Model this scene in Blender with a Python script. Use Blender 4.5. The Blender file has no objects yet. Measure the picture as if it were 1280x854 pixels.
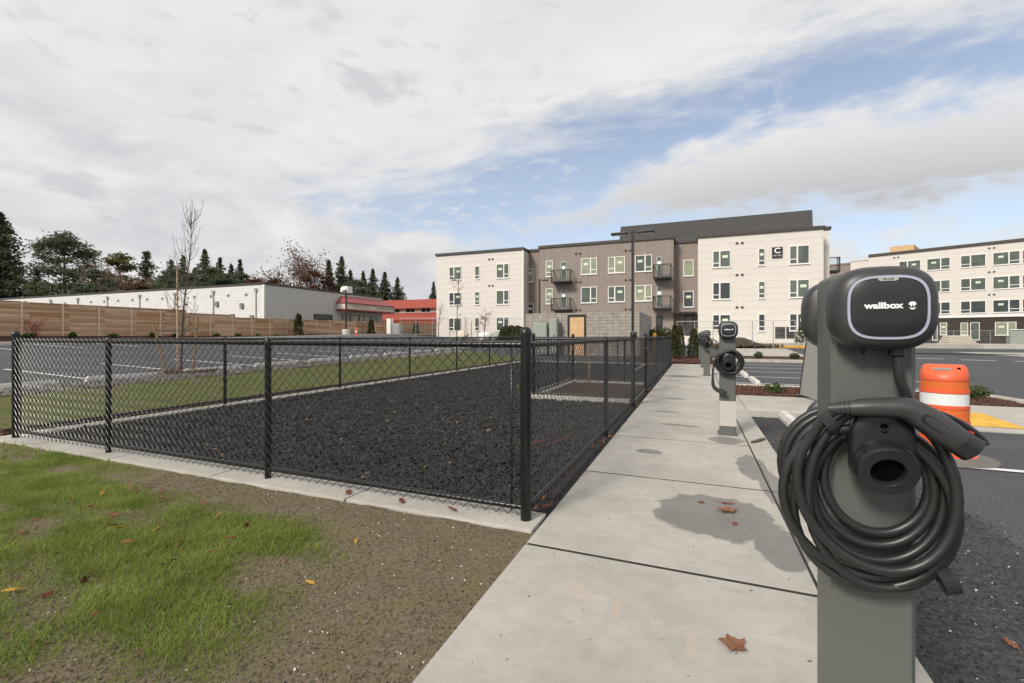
import bpy, bmesh, math, random
import numpy as np
from mathutils import Vector, Matrix, noise
random.seed(7); rng = np.random.default_rng(7)
sc = bpy.context.scene; COL = sc.collection
R = math.radians
# ------------------------------------------------------------------ helpers
F0 = 569.0; SN = math.sin(R(22)); CS = math.cos(R(22)); H = 1.25
def ray(px, d):                      # survey helper: ground position of a bearing at a distance
    u = (px-640)/F0
    return Vector((d*(-SN+u*CS), d*(CS+u*SN), 0))
def zat(py, d): return H+(420-py)/F0*d
def onY(px, py, Y):                  # point on an east-west plane
    u = (px-640)/F0; d = Y/(CS+u*SN)
    return d*(-SN+u*CS), zat(py, d), d
def sstep(a, b, x):
    t = min(1, max(0, (x-a)/(b-a))); return t*t*(3-2*t)
def T(x, y):                         # terrain height
    z = 0.0
    if x < -9:
        z += min(1.15, max(0, (-x-13)/20))*.66 + min(.55, .016*max(0, y-4))*sstep(-9, -14, x)
    z += sstep(25, 46, y)*.55*(1-sstep(6, 16, x))*(1-.8*sstep(-9, -20, x))
    return z
class MB:
    def __init__(s): s.v = []; s.f = []; s.m = []; s.cur = 0
    def add(s, vs, fs):
        b = len(s.v); s.v.extend([tuple(v) for v in vs])
        for f in fs: s.f.append(tuple(b+i for i in f)); s.m.append(s.cur)
    def box(s, x0, x1, y0, y1, z0, z1):
        s.add([(x0,y0,z0),(x1,y0,z0),(x1,y1,z0),(x0,y1,z0),(x0,y0,z1),(x1,y0,z1),(x1,y1,z1),(x0,y1,z1)],
              [(0,3,2,1),(4,5,6,7),(0,1,5,4),(1,2,6,5),(2,3,7,6),(3,0,4,7)])
    def cbox(s, x0, x1, y0, y1, z0, z1, c=.01):   # box with chamfered edges
        bm = bmesh.new(); r = bmesh.ops.create_cube(bm, size=1)
        for v in bm.verts:
            v.co = Vector(((x0+x1)/2+v.co.x*(x1-x0), (y0+y1)/2+v.co.y*(y1-y0), (z0+z1)/2+v.co.z*(z1-z0)))
        bmesh.ops.bevel(bm, geom=bm.edges[:], offset=c, segments=2, affect='EDGES', profile=.6)
        s.bm(bm)
    def bm(s, bm):
        bm.verts.index_update()
        s.add([v.co[:] for v in bm.verts], [[v.index for v in f.verts] for f in bm.faces]); bm.free()
    def tube(s, pts, rad, n=8, cap=True, sq=1.0):
        pts = [Vector(p) for p in pts]; N = len(pts)
        if not hasattr(rad, '__len__'): rad = [rad]*N
        t0 = (pts[1]-pts[0]).normalized()
        up = Vector((0,0,1)) if abs(t0.z) < .9 else Vector((1,0,0))
        a = t0.cross(up).normalized(); vs = []
        for i in range(N):
            t = (pts[min(i+1,N-1)]-pts[max(i-1,0)])
            t = t.normalized() if t.length > 1e-9 else t0
            a = (a - t*a.dot(t));
            a = a.normalized() if a.length > 1e-6 else t.orthogonal().normalized()
            b = t.cross(a)
            for k in range(n):
                an = 2*math.pi*k/n
                vs.append(pts[i]+a*(math.cos(an)*rad[i])+b*(math.sin(an)*rad[i]*sq))
        fs = []
        for i in range(N-1):
            for k in range(n):
                fs.append((i*n+k, i*n+(k+1)%n, (i+1)*n+(k+1)%n, (i+1)*n+k))
        if cap: fs.append(tuple(range(n-1,-1,-1))); fs.append(tuple((N-1)*n+k for k in range(n)))
        s.add(vs, fs)
    def cyl(s, x, y, z0, z1, r, n=12, r1=None): s.tube([(x,y,z0),(x,y,z1)], [r, r if r1 is None else r1], n)
    def lathe(s, x, y, prof, n=20):
        vs = []; fs = []
        for (r, z) in prof:
            for k in range(n):
                a = 2*math.pi*k/n; vs.append((x+r*math.cos(a), y+r*math.sin(a), z))
        for i in range(len(prof)-1):
            for k in range(n): fs.append((i*n+k, i*n+(k+1)%n, (i+1)*n+(k+1)%n, (i+1)*n+k))
        fs.append(tuple(range(n-1,-1,-1))); fs.append(tuple((len(prof)-1)*n+k for k in range(n)))
        s.add(vs, fs)
    def prism(s, poly, z0, z1):      # poly ccw in xy
        n = len(poly)
        s.add([(x,y,z0) for x,y in poly]+[(x,y,z1) for x,y in poly],
              [tuple(range(n-1,-1,-1)), tuple(range(n,2*n))]+[(i,(i+1)%n,n+(i+1)%n,n+i) for i in range(n)])
    def tris(s, V):                  # V: (n,3,3) array
        b = len(s.v); n = len(V); s.v.extend(map(tuple, V.reshape(-1,3)))
        s.f.extend([(b+3*i, b+3*i+1, b+3*i+2) for i in range(n)]); s.m.extend([s.cur]*n)
    def build(s, name, mats, parent=None, smooth=False, loc=None, rz=None):
        me = bpy.data.meshes.new(name); me.from_pydata(s.v, [], s.f)
        if not isinstance(mats, (list, tuple)): mats = [mats]
        for m in mats: me.materials.append(m)
        if len(mats) > 1: me.polygons.foreach_set('material_index', s.m)
        if smooth: me.polygons.foreach_set('use_smooth', [True]*len(s.f))
        me.update()
        o = bpy.data.objects.new(name, me); COL.objects.link(o)
        if parent: o.parent = parent
        if loc is not None: o.location = loc
        if rz is not None: o.rotation_euler.z = rz
        if smooth == 'auto':
            bm = bmesh.new(); bm.from_mesh(me)
            for e in bm.edges:
                if len(e.link_faces) == 2 and e.calc_face_angle(0) > R(38): e.smooth = False
            bm.to_mesh(me); bm.free()
        return o
def tag(o, label=None, cat=None, group=None, kind=None):
    if label: o['label'] = label
    if cat: o['category'] = cat
    if group: o['group'] = group
    if kind: o['kind'] = kind
    return o
def empty(name, loc, label, cat, group=None, rz=0):
    o = bpy.data.objects.new(name, None); COL.objects.link(o); o.location = loc; o.rotation_euler.z = rz
    o.empty_display_size = .2
    return tag(o, label, cat, group)
def kids(o): return [c for c in bpy.data.objects if c.parent == o]
def copy_tree(o, parent=None):
    c = o.copy(); COL.objects.link(c); c.parent = parent
    for ch in kids(o):
        if ch is not c: copy_tree(ch, c)
    return c
def struct(name, mb, m, **k): return tag(mb.build(name, m, **k), kind='structure')
def catmull(P, per=8):
    P = [Vector(p) for p in P]; out = []
    for i in range(len(P)-1):
        p0 = P[max(i-1,0)]; p1 = P[i]; p2 = P[i+1]; p3 = P[min(i+2,len(P)-1)]
        for k in range(per):
            t = k/per
            out.append(.5*((2*p1)+(p2-p0)*t+(2*p0-5*p1+4*p2-p3)*t*t+(3*p1-p0-3*p2+p3)*t**3))
    out.append(P[-1]); return out
# ------------------------------------------------------------------ materials
class NT:
    def __init__(s, name):
        s.m = bpy.data.materials.new(name); s.m.use_nodes = True; s.t = s.m.node_tree
        s.b = s.t.nodes['Principled BSDF']; s._c = None
    def n(s, typ, **k):
        x = s.t.nodes.new(typ)
        for a, v in k.items(): setattr(x, a, v)
        return x
    def l(s, a, b): s.t.links.new(a, b)
    def co(s):
        if not s._c: s._c = s.n('ShaderNodeTexCoord').outputs['Object']
        return s._c
    def noise(s, scale, detail=5, rough=.6, vec=None, dist=0):
        x = s.n('ShaderNodeTexNoise'); x.inputs['Scale'].default_value = scale
        x.inputs['Detail'].default_value = detail; x.inputs['Roughness'].default_value = rough
        x.inputs['Distortion'].default_value = dist
        s.l(vec or s.co(), x.inputs['Vector']); return x.outputs['Fac']
    def math(s, op, a, b=None, c=None, clamp=False):
        x = s.n('ShaderNodeMath', operation=op, use_clamp=clamp)
        for i, v in enumerate((a, b, c)):
            if v is None: continue
            if isinstance(v, (int, float)): x.inputs[i].default_value = v
            else: s.l(v, x.inputs[i])
        return x.outputs[0]
    def rng(s, v, a, b, c=0, d=1, smooth=False):
        x = s.n('ShaderNodeMapRange'); x.interpolation_type = 'SMOOTHSTEP' if smooth else 'LINEAR'
        s.l(v, x.inputs[0])
        for i, q in enumerate((a, b, c, d)): x.inputs[1+i].default_value = q
        return x.outputs[0]
    def mix(s, f, a, b, blend='MIX'):
        x = s.n('ShaderNodeMix', data_type='RGBA', blend_type=blend)
        if isinstance(f, (int, float)): x.inputs[0].default_value = f
        else: s.l(f, x.inputs[0])
        for i, v in ((6, a), (7, b)):
            if isinstance(v, (tuple, list)): x.inputs[i].default_value = (*v[:3], 1)
            else: s.l(v, x.inputs[i])
        return x.outputs[2]
    def gray(s, v):
        x = s.n('ShaderNodeCombineColor')
        for i in range(3): s.l(v, x.inputs[i])
        return x.outputs[0]
    def xyz(s):
        x = s.n('ShaderNodeSeparateXYZ'); s.l(s.co(), x.inputs[0]); return x.outputs
    def scaled(s, sx, sy, sz, rz=0):
        x = s.n('ShaderNodeMapping'); x.inputs['Scale'].default_value = (sx, sy, sz)
        x.inputs['Rotation'].default_value = (0,0,rz); s.l(s.co(), x.inputs[0]); return x.outputs[0]
    def bump(s, h, strength=.3, dist=.01):
        x = s.n('ShaderNodeBump'); x.inputs['Strength'].default_value = strength
        x.inputs['Distance'].default_value = dist; s.l(h, x.inputs['Height']); s.l(x.outputs[0], s.b.inputs['Normal'])
    def col(s, c):
        if isinstance(c, (tuple, list)): s.b.inputs['Base Color'].default_value = (*c[:3], 1)
        else: s.l(c, s.b.inputs['Base Color'])
    def set(s, rough=.6, metal=0, spec=.5):
        if isinstance(rough, (int, float)): s.b.inputs['Roughness'].default_value = rough
        else: s.l(rough, s.b.inputs['Roughness'])
        s.b.inputs['Metallic'].default_value = metal
        s.b.inputs['Specular IOR Level'].default_value = spec
        return s.m
def mat(name, c, rough=.6, var=.18, vs=5, bump=0, bs=60, metal=0, spec=.4, c2=None, fine=0, fs=200):
    t = NT(name); f = t.noise(vs, 6, .65)
    hi = c2 or tuple(min(1, x*(1+var)) for x in c); lo = tuple(x*(1-var) for x in c) if not c2 else c
    col = t.mix(t.rng(f, .32, .68), lo, hi)
    if fine:
        g = t.noise(fs, 2, .6); col = t.mix(1.0, col, t.gray(t.rng(g, .3, .7, 1-fine, 1+fine)), 'MULTIPLY')
    t.col(col)
    if bump: t.bump(t.noise(bs, 5, .65), bump, .01)
    return t.set(rough, metal, spec)
M = {}
M['black_metal'] = mat('black_coated_steel', (.0075,.008,.008), .30, .25, 8, .05, 120, 0, .45)
M['black_metal2'] = mat('matt_black_metal', (.012,.012,.013), .75, .2, 6, spec=.25)
M['mesh_wire'] = mat('black_vinyl_wire', (.014,.014,.015), .30, .2, 9, 0, 1, 0, .6)
M['post'] = mat('grey_powder_coat', (.110,.118,.108), .42, .05, 3, .04, 400, 0, .4)
M['charger'] = mat('charger_plastic', (.036,.036,.037), .40, .06, 8, .03, 500, 0, .5)
M['charger_face'] = mat('charger_face', (.021,.021,.022), .33, .05, 8, 0, 1, 0, .5)
M['rubber'] = mat('cable_rubber', (.021,.021,.0205), .38, .12, 14, .03, 90, 0, .5)
M['plastic'] = mat('black_plastic', (.017,.017,.018), .33, .1, 10, .05, 300, 0, .5)
M['gun'] = mat('connector_plastic', (.038,.038,.038), .42, .08, 14, .05, 300, 0, .45)
M['hole'] = mat('hole_shade', (.002,.002,.002), .9, spec=.05)  # near-black put in for the shade inside holes; the logo uses it too
M['ring'] = mat('pale_blue_ring', (.36,.37,.47), .35, .05)
M['white_print'] = mat('white_print', (.85,.85,.85), .5, .02)
M['tab'] = mat('pale_green_tab', (.36,.40,.34), .4, .05)
M['webbing'] = mat('webbing', (.016,.018,.022), .8, .2, 60, .2, 300)
M['red'] = mat('red_plastic', (.6,.03,.03), .4, .1)
M['steel'] = mat('galvanised_steel', (.42,.43,.43), .45, .15, 12, 0, 1, .6)
M['white_frame'] = mat('white_vinyl_frame', (.78,.77,.74), .45, .03)
M['dark_frame'] = mat('dark_frame', (.02,.02,.022), .4, .1)
M['sticker'] = mat('pane_sticker', (.62,.70,.55), .6, .05)
M['cap'] = mat('brown_coping', (.060,.050,.044), .5, .1)
M['stucco_tan'] = mat('tan_concrete', (.40,.36,.31), .85, .12, 2, .2, 60)
M['yellow'] = mat('yellow_paint', (.62,.36,.045), .7, .2, 5, .15, 120)
M['paint'] = mat('white_road_paint', (.68,.68,.68), .7, .15, 6, .15, 150, fine=.15, fs=90)
M['mulch'] = mat('red_brown_mulch', (.030,.015,.010), .95, .6, 14, .9, 45, c2=(.095,.045,.028), fine=.4, fs=50)
M['mulch_chip'] = mat('bark_chip', (.045,.022,.014), .95, .4, 9, c2=(.13,.062,.04))
M['stop'] = mat('pale_concrete_stop', (.60,.58,.54), .85, .15, 6, .25, 90, fine=.1)
M['kerb'] = mat('kerb_concrete', (.40,.375,.335), .88, .16, 3, .25, 90, fine=.1)
M['bark'] = mat('grey_brown_bark', (.11,.085,.07), .9, .3, 12, .5, 40)
M['twig'] = mat('twig_bark', (.13,.10,.085), .9, .3, 6)
M['redtwig'] = mat('red_twig', (.24,.06,.045), .8, .3, 6)
M['stake'] = mat('lodgepole_stake', (.26,.165,.085), .85, .25, 10, .2, 40)
M['bamboo'] = mat('pale_stake', (.45,.34,.23), .8, .2, 10)
M['leaf_brown'] = mat('dry_leaf', (.12,.05,.024), .75, .4, 40, .2, 90, c2=(.25,.115,.055))
M['leaf_red'] = mat('red_leaf', (.20,.062,.04), .7, .3, 30, .2, 90)
M['leaf_yellow'] = mat('yellow_leaf', (.55,.33,.05), .7, .3, 30)
M['fir'] = mat('fir_needles', (.050,.070,.042), .8, .5, .6, c2=(.15,.18,.10))
M['pine'] = mat('pine_needles', (.060,.078,.045), .8, .5, .6, c2=(.17,.185,.105))
M['cedar'] = mat('cedar_foliage', (.05,.065,.02), .8, .5, .7, c2=(.21,.20,.06))
M['thuja'] = mat('arborvitae_foliage', (.030,.040,.014), .8, .4, 2.5, c2=(.105,.10,.035))
M['hedge'] = mat('hedge_foliage', (.045,.055,.028), .8, .4, 3, c2=(.12,.13,.06))
M['shrub'] = mat('shrub_leaf', (.035,.060,.018), .6, .4, 9, c2=(.12,.17,.045))
M['red_crown'] = mat('rusty_leaf', (.09,.045,.030), .85, .4, 1, c2=(.19,.10,.065))
M['twig_mass'] = mat('bare_twigs', (.16,.11,.085), .9, .3, .5, c2=(.30,.22,.165))
M['orange'] = mat('orange_plastic', (.72,.115,.045), .42, .1, 5, .05, 60)
M['orange_sheet'] = mat('orange_reflective', (.68,.15,.035), .3, .1, 40)
M['white_sheet'] = mat('white_reflective', (.72,.75,.74), .3, .05, 40)
M['drum_base'] = mat('grey_rubber_base', (.14,.14,.125), .8, .15, 10, .2, 90)
M['cabinet'] = mat('pale_green_cabinet', (.29,.33,.29), .5, .06)
M['grey_cab'] = mat('grey_cabinet', (.20,.22,.21), .5, .1)
M['plywood'] = mat('plywood', (.60,.40,.22), .75, .12, 3, .1, 60)
M['shingle_red'] = mat('red_shingle', (.30,.062,.042), .9, .2, 3, .4, 12, fine=.2, fs=7)
M['awning_red'] = mat('red_metal_awning', (.28,.06,.062), .5, .1, 3)
M['cream'] = mat('cream_wall', (.62,.57,.47), .8, .06)
M['lumber'] = mat('stacked_lumber', (.62,.56,.47), .8, .25, 8)
M['panel_grey'] = mat('light_grey_board', (.30,.30,.28), .55, .04, 3)
M['lower_band'] = mat('pale_band', (.47,.45,.41), .6, .06, 6, .05, 100)
M['soilclump'] = mat('soil_crumb', (.075,.06,.045), .95, .4, 40)
def leafy(k, f):
    m = M[k]; nt = m.node_tree; b = nt.nodes['Principled BSDF']; tr = nt.nodes.new('ShaderNodeBsdfTranslucent'); mx = nt.nodes.new('ShaderNodeMixShader'); mx.inputs[0].default_value = f
    nt.links.new(b.inputs['Base Color'].links[0].from_socket, tr.inputs['Color']); nt.links.new(b.outputs[0], mx.inputs[1]); nt.links.new(tr.outputs[0], mx.inputs[2]); nt.links.new(mx.outputs[0], nt.nodes['Material Output'].inputs['Surface'])
def glassm(name, c, rough=.06, var=.3):
    t = NT(name); t.col(t.mix(t.rng(t.noise(.7, 3), .35, .65), tuple(x*(1-var) for x in c), tuple(x*(1+var) for x in c)))
    t.bump(t.noise(.6, 2), .05, .05)
    return t.set(rough, 0, .8)
M['glass'] = glassm('window_glass', (.085,.105,.085))
M['glass_dark'] = glassm('dark_window_glass', (.035,.045,.045))
M['glass_pale'] = glassm('filmed_window_glass', (.27,.29,.20), .15, .15)
def lines(name, c, axis, pitch, width, dark, c2=None, rough=.7, extra=None, vs=1.5, var=.07, stag=None, bumpd=.02):
    t = NT(name); o = t.xyz()
    col = t.mix(t.rng(t.noise(vs, 6, .65), .3, .7), tuple(x*(1-var) for x in c), c2 or tuple(x*(1+var) for x in c))
    def ln(ax, p, w):
        fr = t.math('FRACT', t.math('DIVIDE', t.math('ADD', o[ax], 500.0), p)); return t.math('LESS_THAN', fr, w/p)
    g = ln(axis, pitch, width)
    if extra:
        for (ax, p, w) in extra: g = t.math('MAXIMUM', g, ln(ax, p, w))
    if stag:   # per-board tone
        cell = t.math('FLOOR', t.math('DIVIDE', t.math('ADD', o[axis], 500.0), pitch))
        wn = t.n('ShaderNodeTexWhiteNoise', noise_dimensions='1D'); t.l(cell, wn.inputs['W'])
        col = t.mix(1.0, col, t.gray(t.rng(wn.outputs[0], 0, 1, 1-stag, 1+stag)), 'MULTIPLY')
    t.col(t.mix(t.math('MULTIPLY', g, dark), col, tuple(x*.25 for x in c)))
    t.bump(t.math('SUBTRACT', 1.0, g), .5, bumpd)
    return t.set(rough, 0, .3)
M['white_siding'] = lines('white_lap_siding', (.66,.622,.57), 2, .61, .02, .36, extra=None, var=.03)
M['brown_siding'] = lines('brown_panel_siding', (.275,.230,.205), 2, .20, .012, .30, extra=[(0, 1.22, .035)])
M['warehouse_white'] = lines('white_metal_siding', (.66,.66,.65), 2, .305, .02, .22)
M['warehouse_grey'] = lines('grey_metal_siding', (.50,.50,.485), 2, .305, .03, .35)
M['roof_dark'] = lines('charcoal_shingle', (.058,.056,.055), 2, .15, .012, .25, vs=5, var=.45, stag=.05, rough=.9)
def brickm(name, a, b, mortar, bw, bh, msize, offs=.5, var=.2, rough=.9, swap=True):
    t = NT(name); o = t.xyz()
    cx = t.n('ShaderNodeCombineXYZ'); t.l(t.math('ADD', o[0], o[1]), cx.inputs[0]); t.l(o[2], cx.inputs[1])
    br = t.n('ShaderNodeTexBrick'); t.l(cx.outputs[0], br.inputs['Vector'])
    br.offset = offs
    br.inputs['Color1'].default_value = (*a,1); br.inputs['Color2'].default_value = (*b,1); br.inputs['Mortar'].default_value = (*mortar,1)
    br.inputs['Scale'].default_value = 1; br.inputs['Brick Width'].default_value = bw; br.inputs['Row Height'].default_value = bh
    br.inputs['Mortar Size'].default_value = msize
    col = t.mix(1.0, br.outputs[0], t.gray(t.rng(t.noise(3, 5), .3, .7, 1-var, 1+var)), 'MULTIPLY')
    t.col(col); t.bump(br.outputs[1], -.3, .01); return t.set(rough, 0, .3)
M['brick'] = brickm('dark_brick', (.034,.026,.022), (.065,.050,.042), (.075,.068,.06), .30, .10, .012)
M['cmu'] = brickm('concrete_block', (.36,.33,.29), (.30,.275,.245), (.17,.155,.14), .40, .20, .012, 0)
M['cmu_tan'] = brickm('tan_block', (.33,.28,.23), (.27,.235,.20), (.18,.155,.13), .40, .20, .012)
def woodm():
    t = NT('cedar_boards'); o = t.xyz()
    row = t.math('FLOOR', t.math('DIVIDE', t.math('ADD', o[2], 50.0), .14))
    pan = t.math('FLOOR', t.math('DIVIDE', t.math('ADD', o[1], 50.0), 1.83))
    cx = t.n('ShaderNodeCombineXYZ'); t.l(row, cx.inputs[0]); t.l(pan, cx.inputs[1])
    wn = t.n('ShaderNodeTexWhiteNoise', noise_dimensions='2D'); t.l(cx.outputs[0], wn.inputs['Vector'])
    base = t.mix(t.rng(wn.outputs[0], 0, 1), (.42,.24,.13), (.68,.50,.34))
    grain = t.noise(1.0, 6, .7, t.scaled(1, 1.2, 22))
    col = t.mix(1.0, base, t.gray(t.rng(grain, .3, .7, .72, 1.22)), 'MULTIPLY')
    kn = t.noise(3.2, 3, .5, t.scaled(1, 1, 3)); col = t.mix(t.rng(kn, .68, .76), col, (.13,.065,.035))
    fr = t.math('FRACT', t.math('DIVIDE', t.math('ADD', o[2], 50.0), .14)); g = t.math('LESS_THAN', fr, .09)
    t.col(t.mix(t.math('MULTIPLY', g, .75), col, (.06,.035,.02))); t.bump(t.math('SUBTRACT', 1.0, g), .4, .01)
    return t.set(.85, 0, .2)
M['cedar_board'] = woodm()
M['cedar_post'] = mat('new_timber', (.66,.50,.35), .8, .15, 4, .1, 40)
def concretem(name, c, wet):
    t = NT(name); n1 = t.noise(1.3, 7, .65); n2 = t.noise(9, 6, .7); n3 = t.noise(160, 3, .6)
    col = t.mix(t.rng(n1, .3, .7), tuple(x*.80 for x in c), tuple(x*1.12 for x in c))
    col = t.mix(1.0, col, t.gray(t.rng(n2, .25, .75, .90, 1.09)), 'MULTIPLY')
    col = t.mix(1.0, col, t.gray(t.rng(n3, .3, .7, .93, 1.06)), 'MULTIPLY')
    col = t.mix(t.rng(t.noise(2.1, 5, .6, t.scaled(1, 3, 1)), .60, .74, 0, .35), col, (.30,.235,.17))      # rusty stains
    col = t.mix(t.rng(t.noise(26, 2, .5), .715, .75), col, (.10,.09,.08))                                   # specks
    o = t.xyz(); wob = t.math('MULTIPLY', t.math('SUBTRACT', t.noise(3.5, 5, .6), .5), 1.0); m = None
    for (cx, cy, rx, ry) in wet:
        a = t.math('DIVIDE', t.math('SUBTRACT', o[0], cx), rx); b = t.math('DIVIDE', t.math('SUBTRACT', o[1], cy), ry)
        d = t.math('ADD', t.math('SQRT', t.math('ADD', t.math('MULTIPLY', a, a), t.math('MULTIPLY', b, b))), wob)
        k = t.rng(d, .93, 1.02, 1, 0); m = k if m is None else t.math('MAXIMUM', m, k)
    if m is not None:
        col = t.mix(m, col, t.mix(1.0, col, (.50,.49,.50), 'MULTIPLY'))
        t.set(t.rng(m, 0, 1, .82, .42), 0, .35)
    else: t.set(.85, 0, .3)
    br = t.noise(1.0, 3, .6, t.scaled(5, 170, 1)); col = t.mix(1.0, col, t.gray(t.rng(br, .3, .7, .955, 1.04)), 'MULTIPLY')
    for (cx, cy, rx, ry) in ((-.335,2.10,.020,.10),(-.02,1.98,.018,.09),(-.52,2.2,.05,.04)) if wet else ():
        a = t.math('DIVIDE', t.math('SUBTRACT', o[0], cx), rx); b = t.math('DIVIDE', t.math('SUBTRACT', o[1], cy), ry)
        d = t.math('ADD', t.math('ADD', t.math('MULTIPLY', a, a), t.math('MULTIPLY', b, b)), t.math('MULTIPLY', t.math('SUBTRACT', t.noise(30, 3), .5), 1.5)); col = t.mix(t.rng(d, .6, 1.2, .35, 0), col, (.50,.36,.26))
    t.col(col); t.bump(t.math('ADD', t.noise(220, 3, .6), t.math('MULTIPLY', br, .6)), .16, .004)
    return t.m
WET = [(.13,3.48,.40,.42),(.46,3.10,.14,.30),(.50,4.9,.13,.42),(.33,6.02,.20,.20),(.60,4.3,.10,.5),(-.47,5.12,.15,.10),(-.30,6.8,.16,.06),(-.45,7.9,.2,.07),(-.05,6.75,.1,.05),(-.35,9.6,.2,.1),(-.4,15.0,.55,.35)]
M['concrete'] = concretem('walk_concrete', (.40,.378,.342), WET)
M['concrete_plain'] = concretem('edging_concrete', (.42,.40,.36), [])
def asphaltm(name, c, coarse):
    t = NT(name); n1 = t.noise(.8, 6, .6)
    col = t.mix(t.rng(n1, .3, .7), tuple(x*.82 for x in c), tuple(x*1.2 for x in c))
    v = t.n('ShaderNodeTexVoronoi'); v.inputs['Scale'].default_value = 70 if coarse else 130; t.l(t.co(), v.inputs['Vector'])
    sep = t.n('ShaderNodeSeparateColor'); t.l(v.outputs['Color'], sep.inputs[0])
    col = t.mix(1.0, col, t.gray(t.rng(sep.outputs[0], 0, 1, .55, 1.5)), 'MULTIPLY')
    col = t.mix(t.rng(sep.outputs[1], .93, .97, 0, .3), col, (.17,.165,.16))
    col = t.mix(t.rng(t.noise(.25, 4, .5, t.scaled(1, 6, 1)), .5, .68, 0, .3), col, tuple(x*1.5 for x in c))
    t.col(col); t.bump(t.math('ADD', v.outputs['Distance'], t.noise(300, 3)), .55 if coarse else .3, .006)
    return t.set(.82, 0, .3)
M['asphalt'] = asphaltm('asphalt', (.066,.069,.074), False)
M['asphalt_coarse'] = asphaltm('coarse_asphalt', (.043,.044,.046), True)
def lawnm(name):
    t = NT(name); n1 = t.noise(1.6, 6, .65); n2 = t.noise(48, 6, .8)
    soil = t.mix(t.rng(n2, .34, .66), (.090,.074,.052), (.25,.205,.142))
    soil = t.mix(t.rng(t.noise(5, 5, .7), .42, .68, 0, .65), soil, (.165,.148,.068))
    soil = t.mix(t.rng(t.noise(85, 2, .5), .70, .74), soil, (.42,.40,.37))
    soil = t.mix(t.rng(t.noise(60, 2, .5), .66, .70), soil, (.020,.020,.022))
    t.col(soil); t.bump(t.noise(70, 8, .75), .8, .016); return t.set(.95, 0, .15)
M['soil'] = lawnm('bare_soil')
def stripm():
    t = NT('thin_lawn'); n1 = t.noise(1.1, 6, .65); n2 = t.noise(20, 5, .7)
    g = t.mix(t.rng(n2, .3, .7), (.055,.075,.020), (.14,.155,.048)); s = t.mix(t.rng(n2, .3, .7), (.085,.065,.04), (.19,.145,.085))
    t.col(t.mix(t.rng(n1, .48, .66), g, s)); t.bump(t.noise(60, 5, .7), .7, .02); return t.set(.95, 0, .15)
M['thin_lawn'] = stripm()
M['grass'] = mat('grass_blade', (.15,.215,.032), .55, .3, 3.2, c2=(.31,.37,.085))
M['grass_pale'] = mat('pale_grass_blade', (.16,.19,.05), .6, .3, 2.2, c2=(.31,.32,.11))
M['rubber_ground'] = mat('black_mulch_bed', (.012,.012,.013), .9, .5, 12, .9, 40, c2=(.032,.031,.031), fine=.4, fs=60)
M['rubber_chip'] = mat('black_mulch_chip', (.014,.0135,.013), .7, .5, 6, .2, 60, c2=(.046,.043,.041), spec=.4)
M['gravel'] = mat('river_gravel', (.07,.062,.055), .85, .45, 9, .8, 20, c2=(.27,.245,.215))
M['white_chip'] = mat('white_stone', (.6,.58,.55), .8, .2)
M['red_paint_mark'] = mat('red_marking_paint', (.17,.022,.026), .8, .3, 30)
M['joint'] = mat('dark_joint_filler', (.025,.022,.02), .95, .3, 8)
M['dirt'] = mat('earth', (.10,.075,.055), .95, .3, .4, .4, 6)
for k in ('fir','pine','cedar','thuja','hedge','shrub','red_crown','grass','grass_pale'): leafy(k, .45)
# ------------------------------------------------------------------ ground sheets
def sheet(name, x0, x1, y0, y1, nx, ny, zo, m, bumpa=0, bs=6, clip=None):
    xs = np.linspace(x0, x1, nx+1); ys = np.linspace(y0, y1, ny+1); mb = MB(); vs = []
    for j in range(ny+1):
        for i in range(nx+1):
            x, y = xs[i], ys[j]; z = T(x, y)+zo
            if bumpa: z += bumpa*(noise.noise((x*bs, y*bs, 1.3))+.5*noise.noise((x*bs*2.7, y*bs*2.7, 5)))
            vs.append((x, y, z))
    fs = []
    for j in range(ny):
        for i in range(nx):
            a = j*(nx+1)+i; fs.append((a, a+1, a+nx+2, a+nx+1))
    mb.add(vs, fs); return struct(name, mb, m, smooth=True)
sheet('ground', -420, 420, -60, 520, 140, 100, -.30, M['dirt'])
sheet('parking_lot', .80, 90, -6, 100, 60, 80, -.13, M['asphalt'])
sheet('asphalt_shoulder', .80, 1.95, .6, 8.74, 46, 250, -.126, M['asphalt_coarse'], .004, 18)
sheet('side_parking_lot', -33.2, -13.7, -8, 47, 30, 60, .0, M['asphalt'])
sheet('service_drive', -13.7, .80, 21.6, 47, 24, 40, -.012, M['asphalt'])
sheet('lawn', -14, -.955, .5, 2.775, 330, 70, -.018, M['soil'], .010, 5)
sheet('lawn_edge', -60, -14, -8, 2.775, 20, 8, -.018, M['thin_lawn'])
sheet('lawn_apron', -14, -.955, -8, .5, 20, 8, -.018, M['soil'])
sheet('grass_strip', -12.95, -8.35, 2.775, 25, 60, 200, .02, M['thin_lawn'], .03, 1.5)
sheet('mulch_border', -8.40, -8.03, 2.775, 21.6, 4, 90, .012, M['mulch'], .01, 9)
sheet('gravel_strip', -13.75, -12.9, 3.0, 25, 8, 90, .025, M['gravel'], .02, 7)
sheet('dog_run_floor', -7.80, -1.16, 3.0, 21.2, 100, 240, -.03, M['rubber_ground'], .018, 4)
sheet('fence_bank', -36.6, -33.2, -10, 64, 10, 60, .12, M['mulch'], .05, 1.5)
mb = MB(); mb.tube([(-33.25, -10+2*i, T(-33.25,-10+2*i)+.06) for i in range(38)], .10, 6); struct('bank_kerb', mb, M['kerb'])
mb = MB(); mb.add([(-36.6,-12,-.3),(-36.6,70,-.3),(-36.6,70,1.35),(-36.6,-12,1.35),(-36.1,-12,1.25),(-36.1,70,1.25),(-35.2,-12,T(-35.2,-5)+.1),(-35.2,70,1.2)],[(0,1,2,3),(3,2,5,4),(4,5,7,6)]); struct('bank_slope', mb, M['mulch'])
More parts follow.
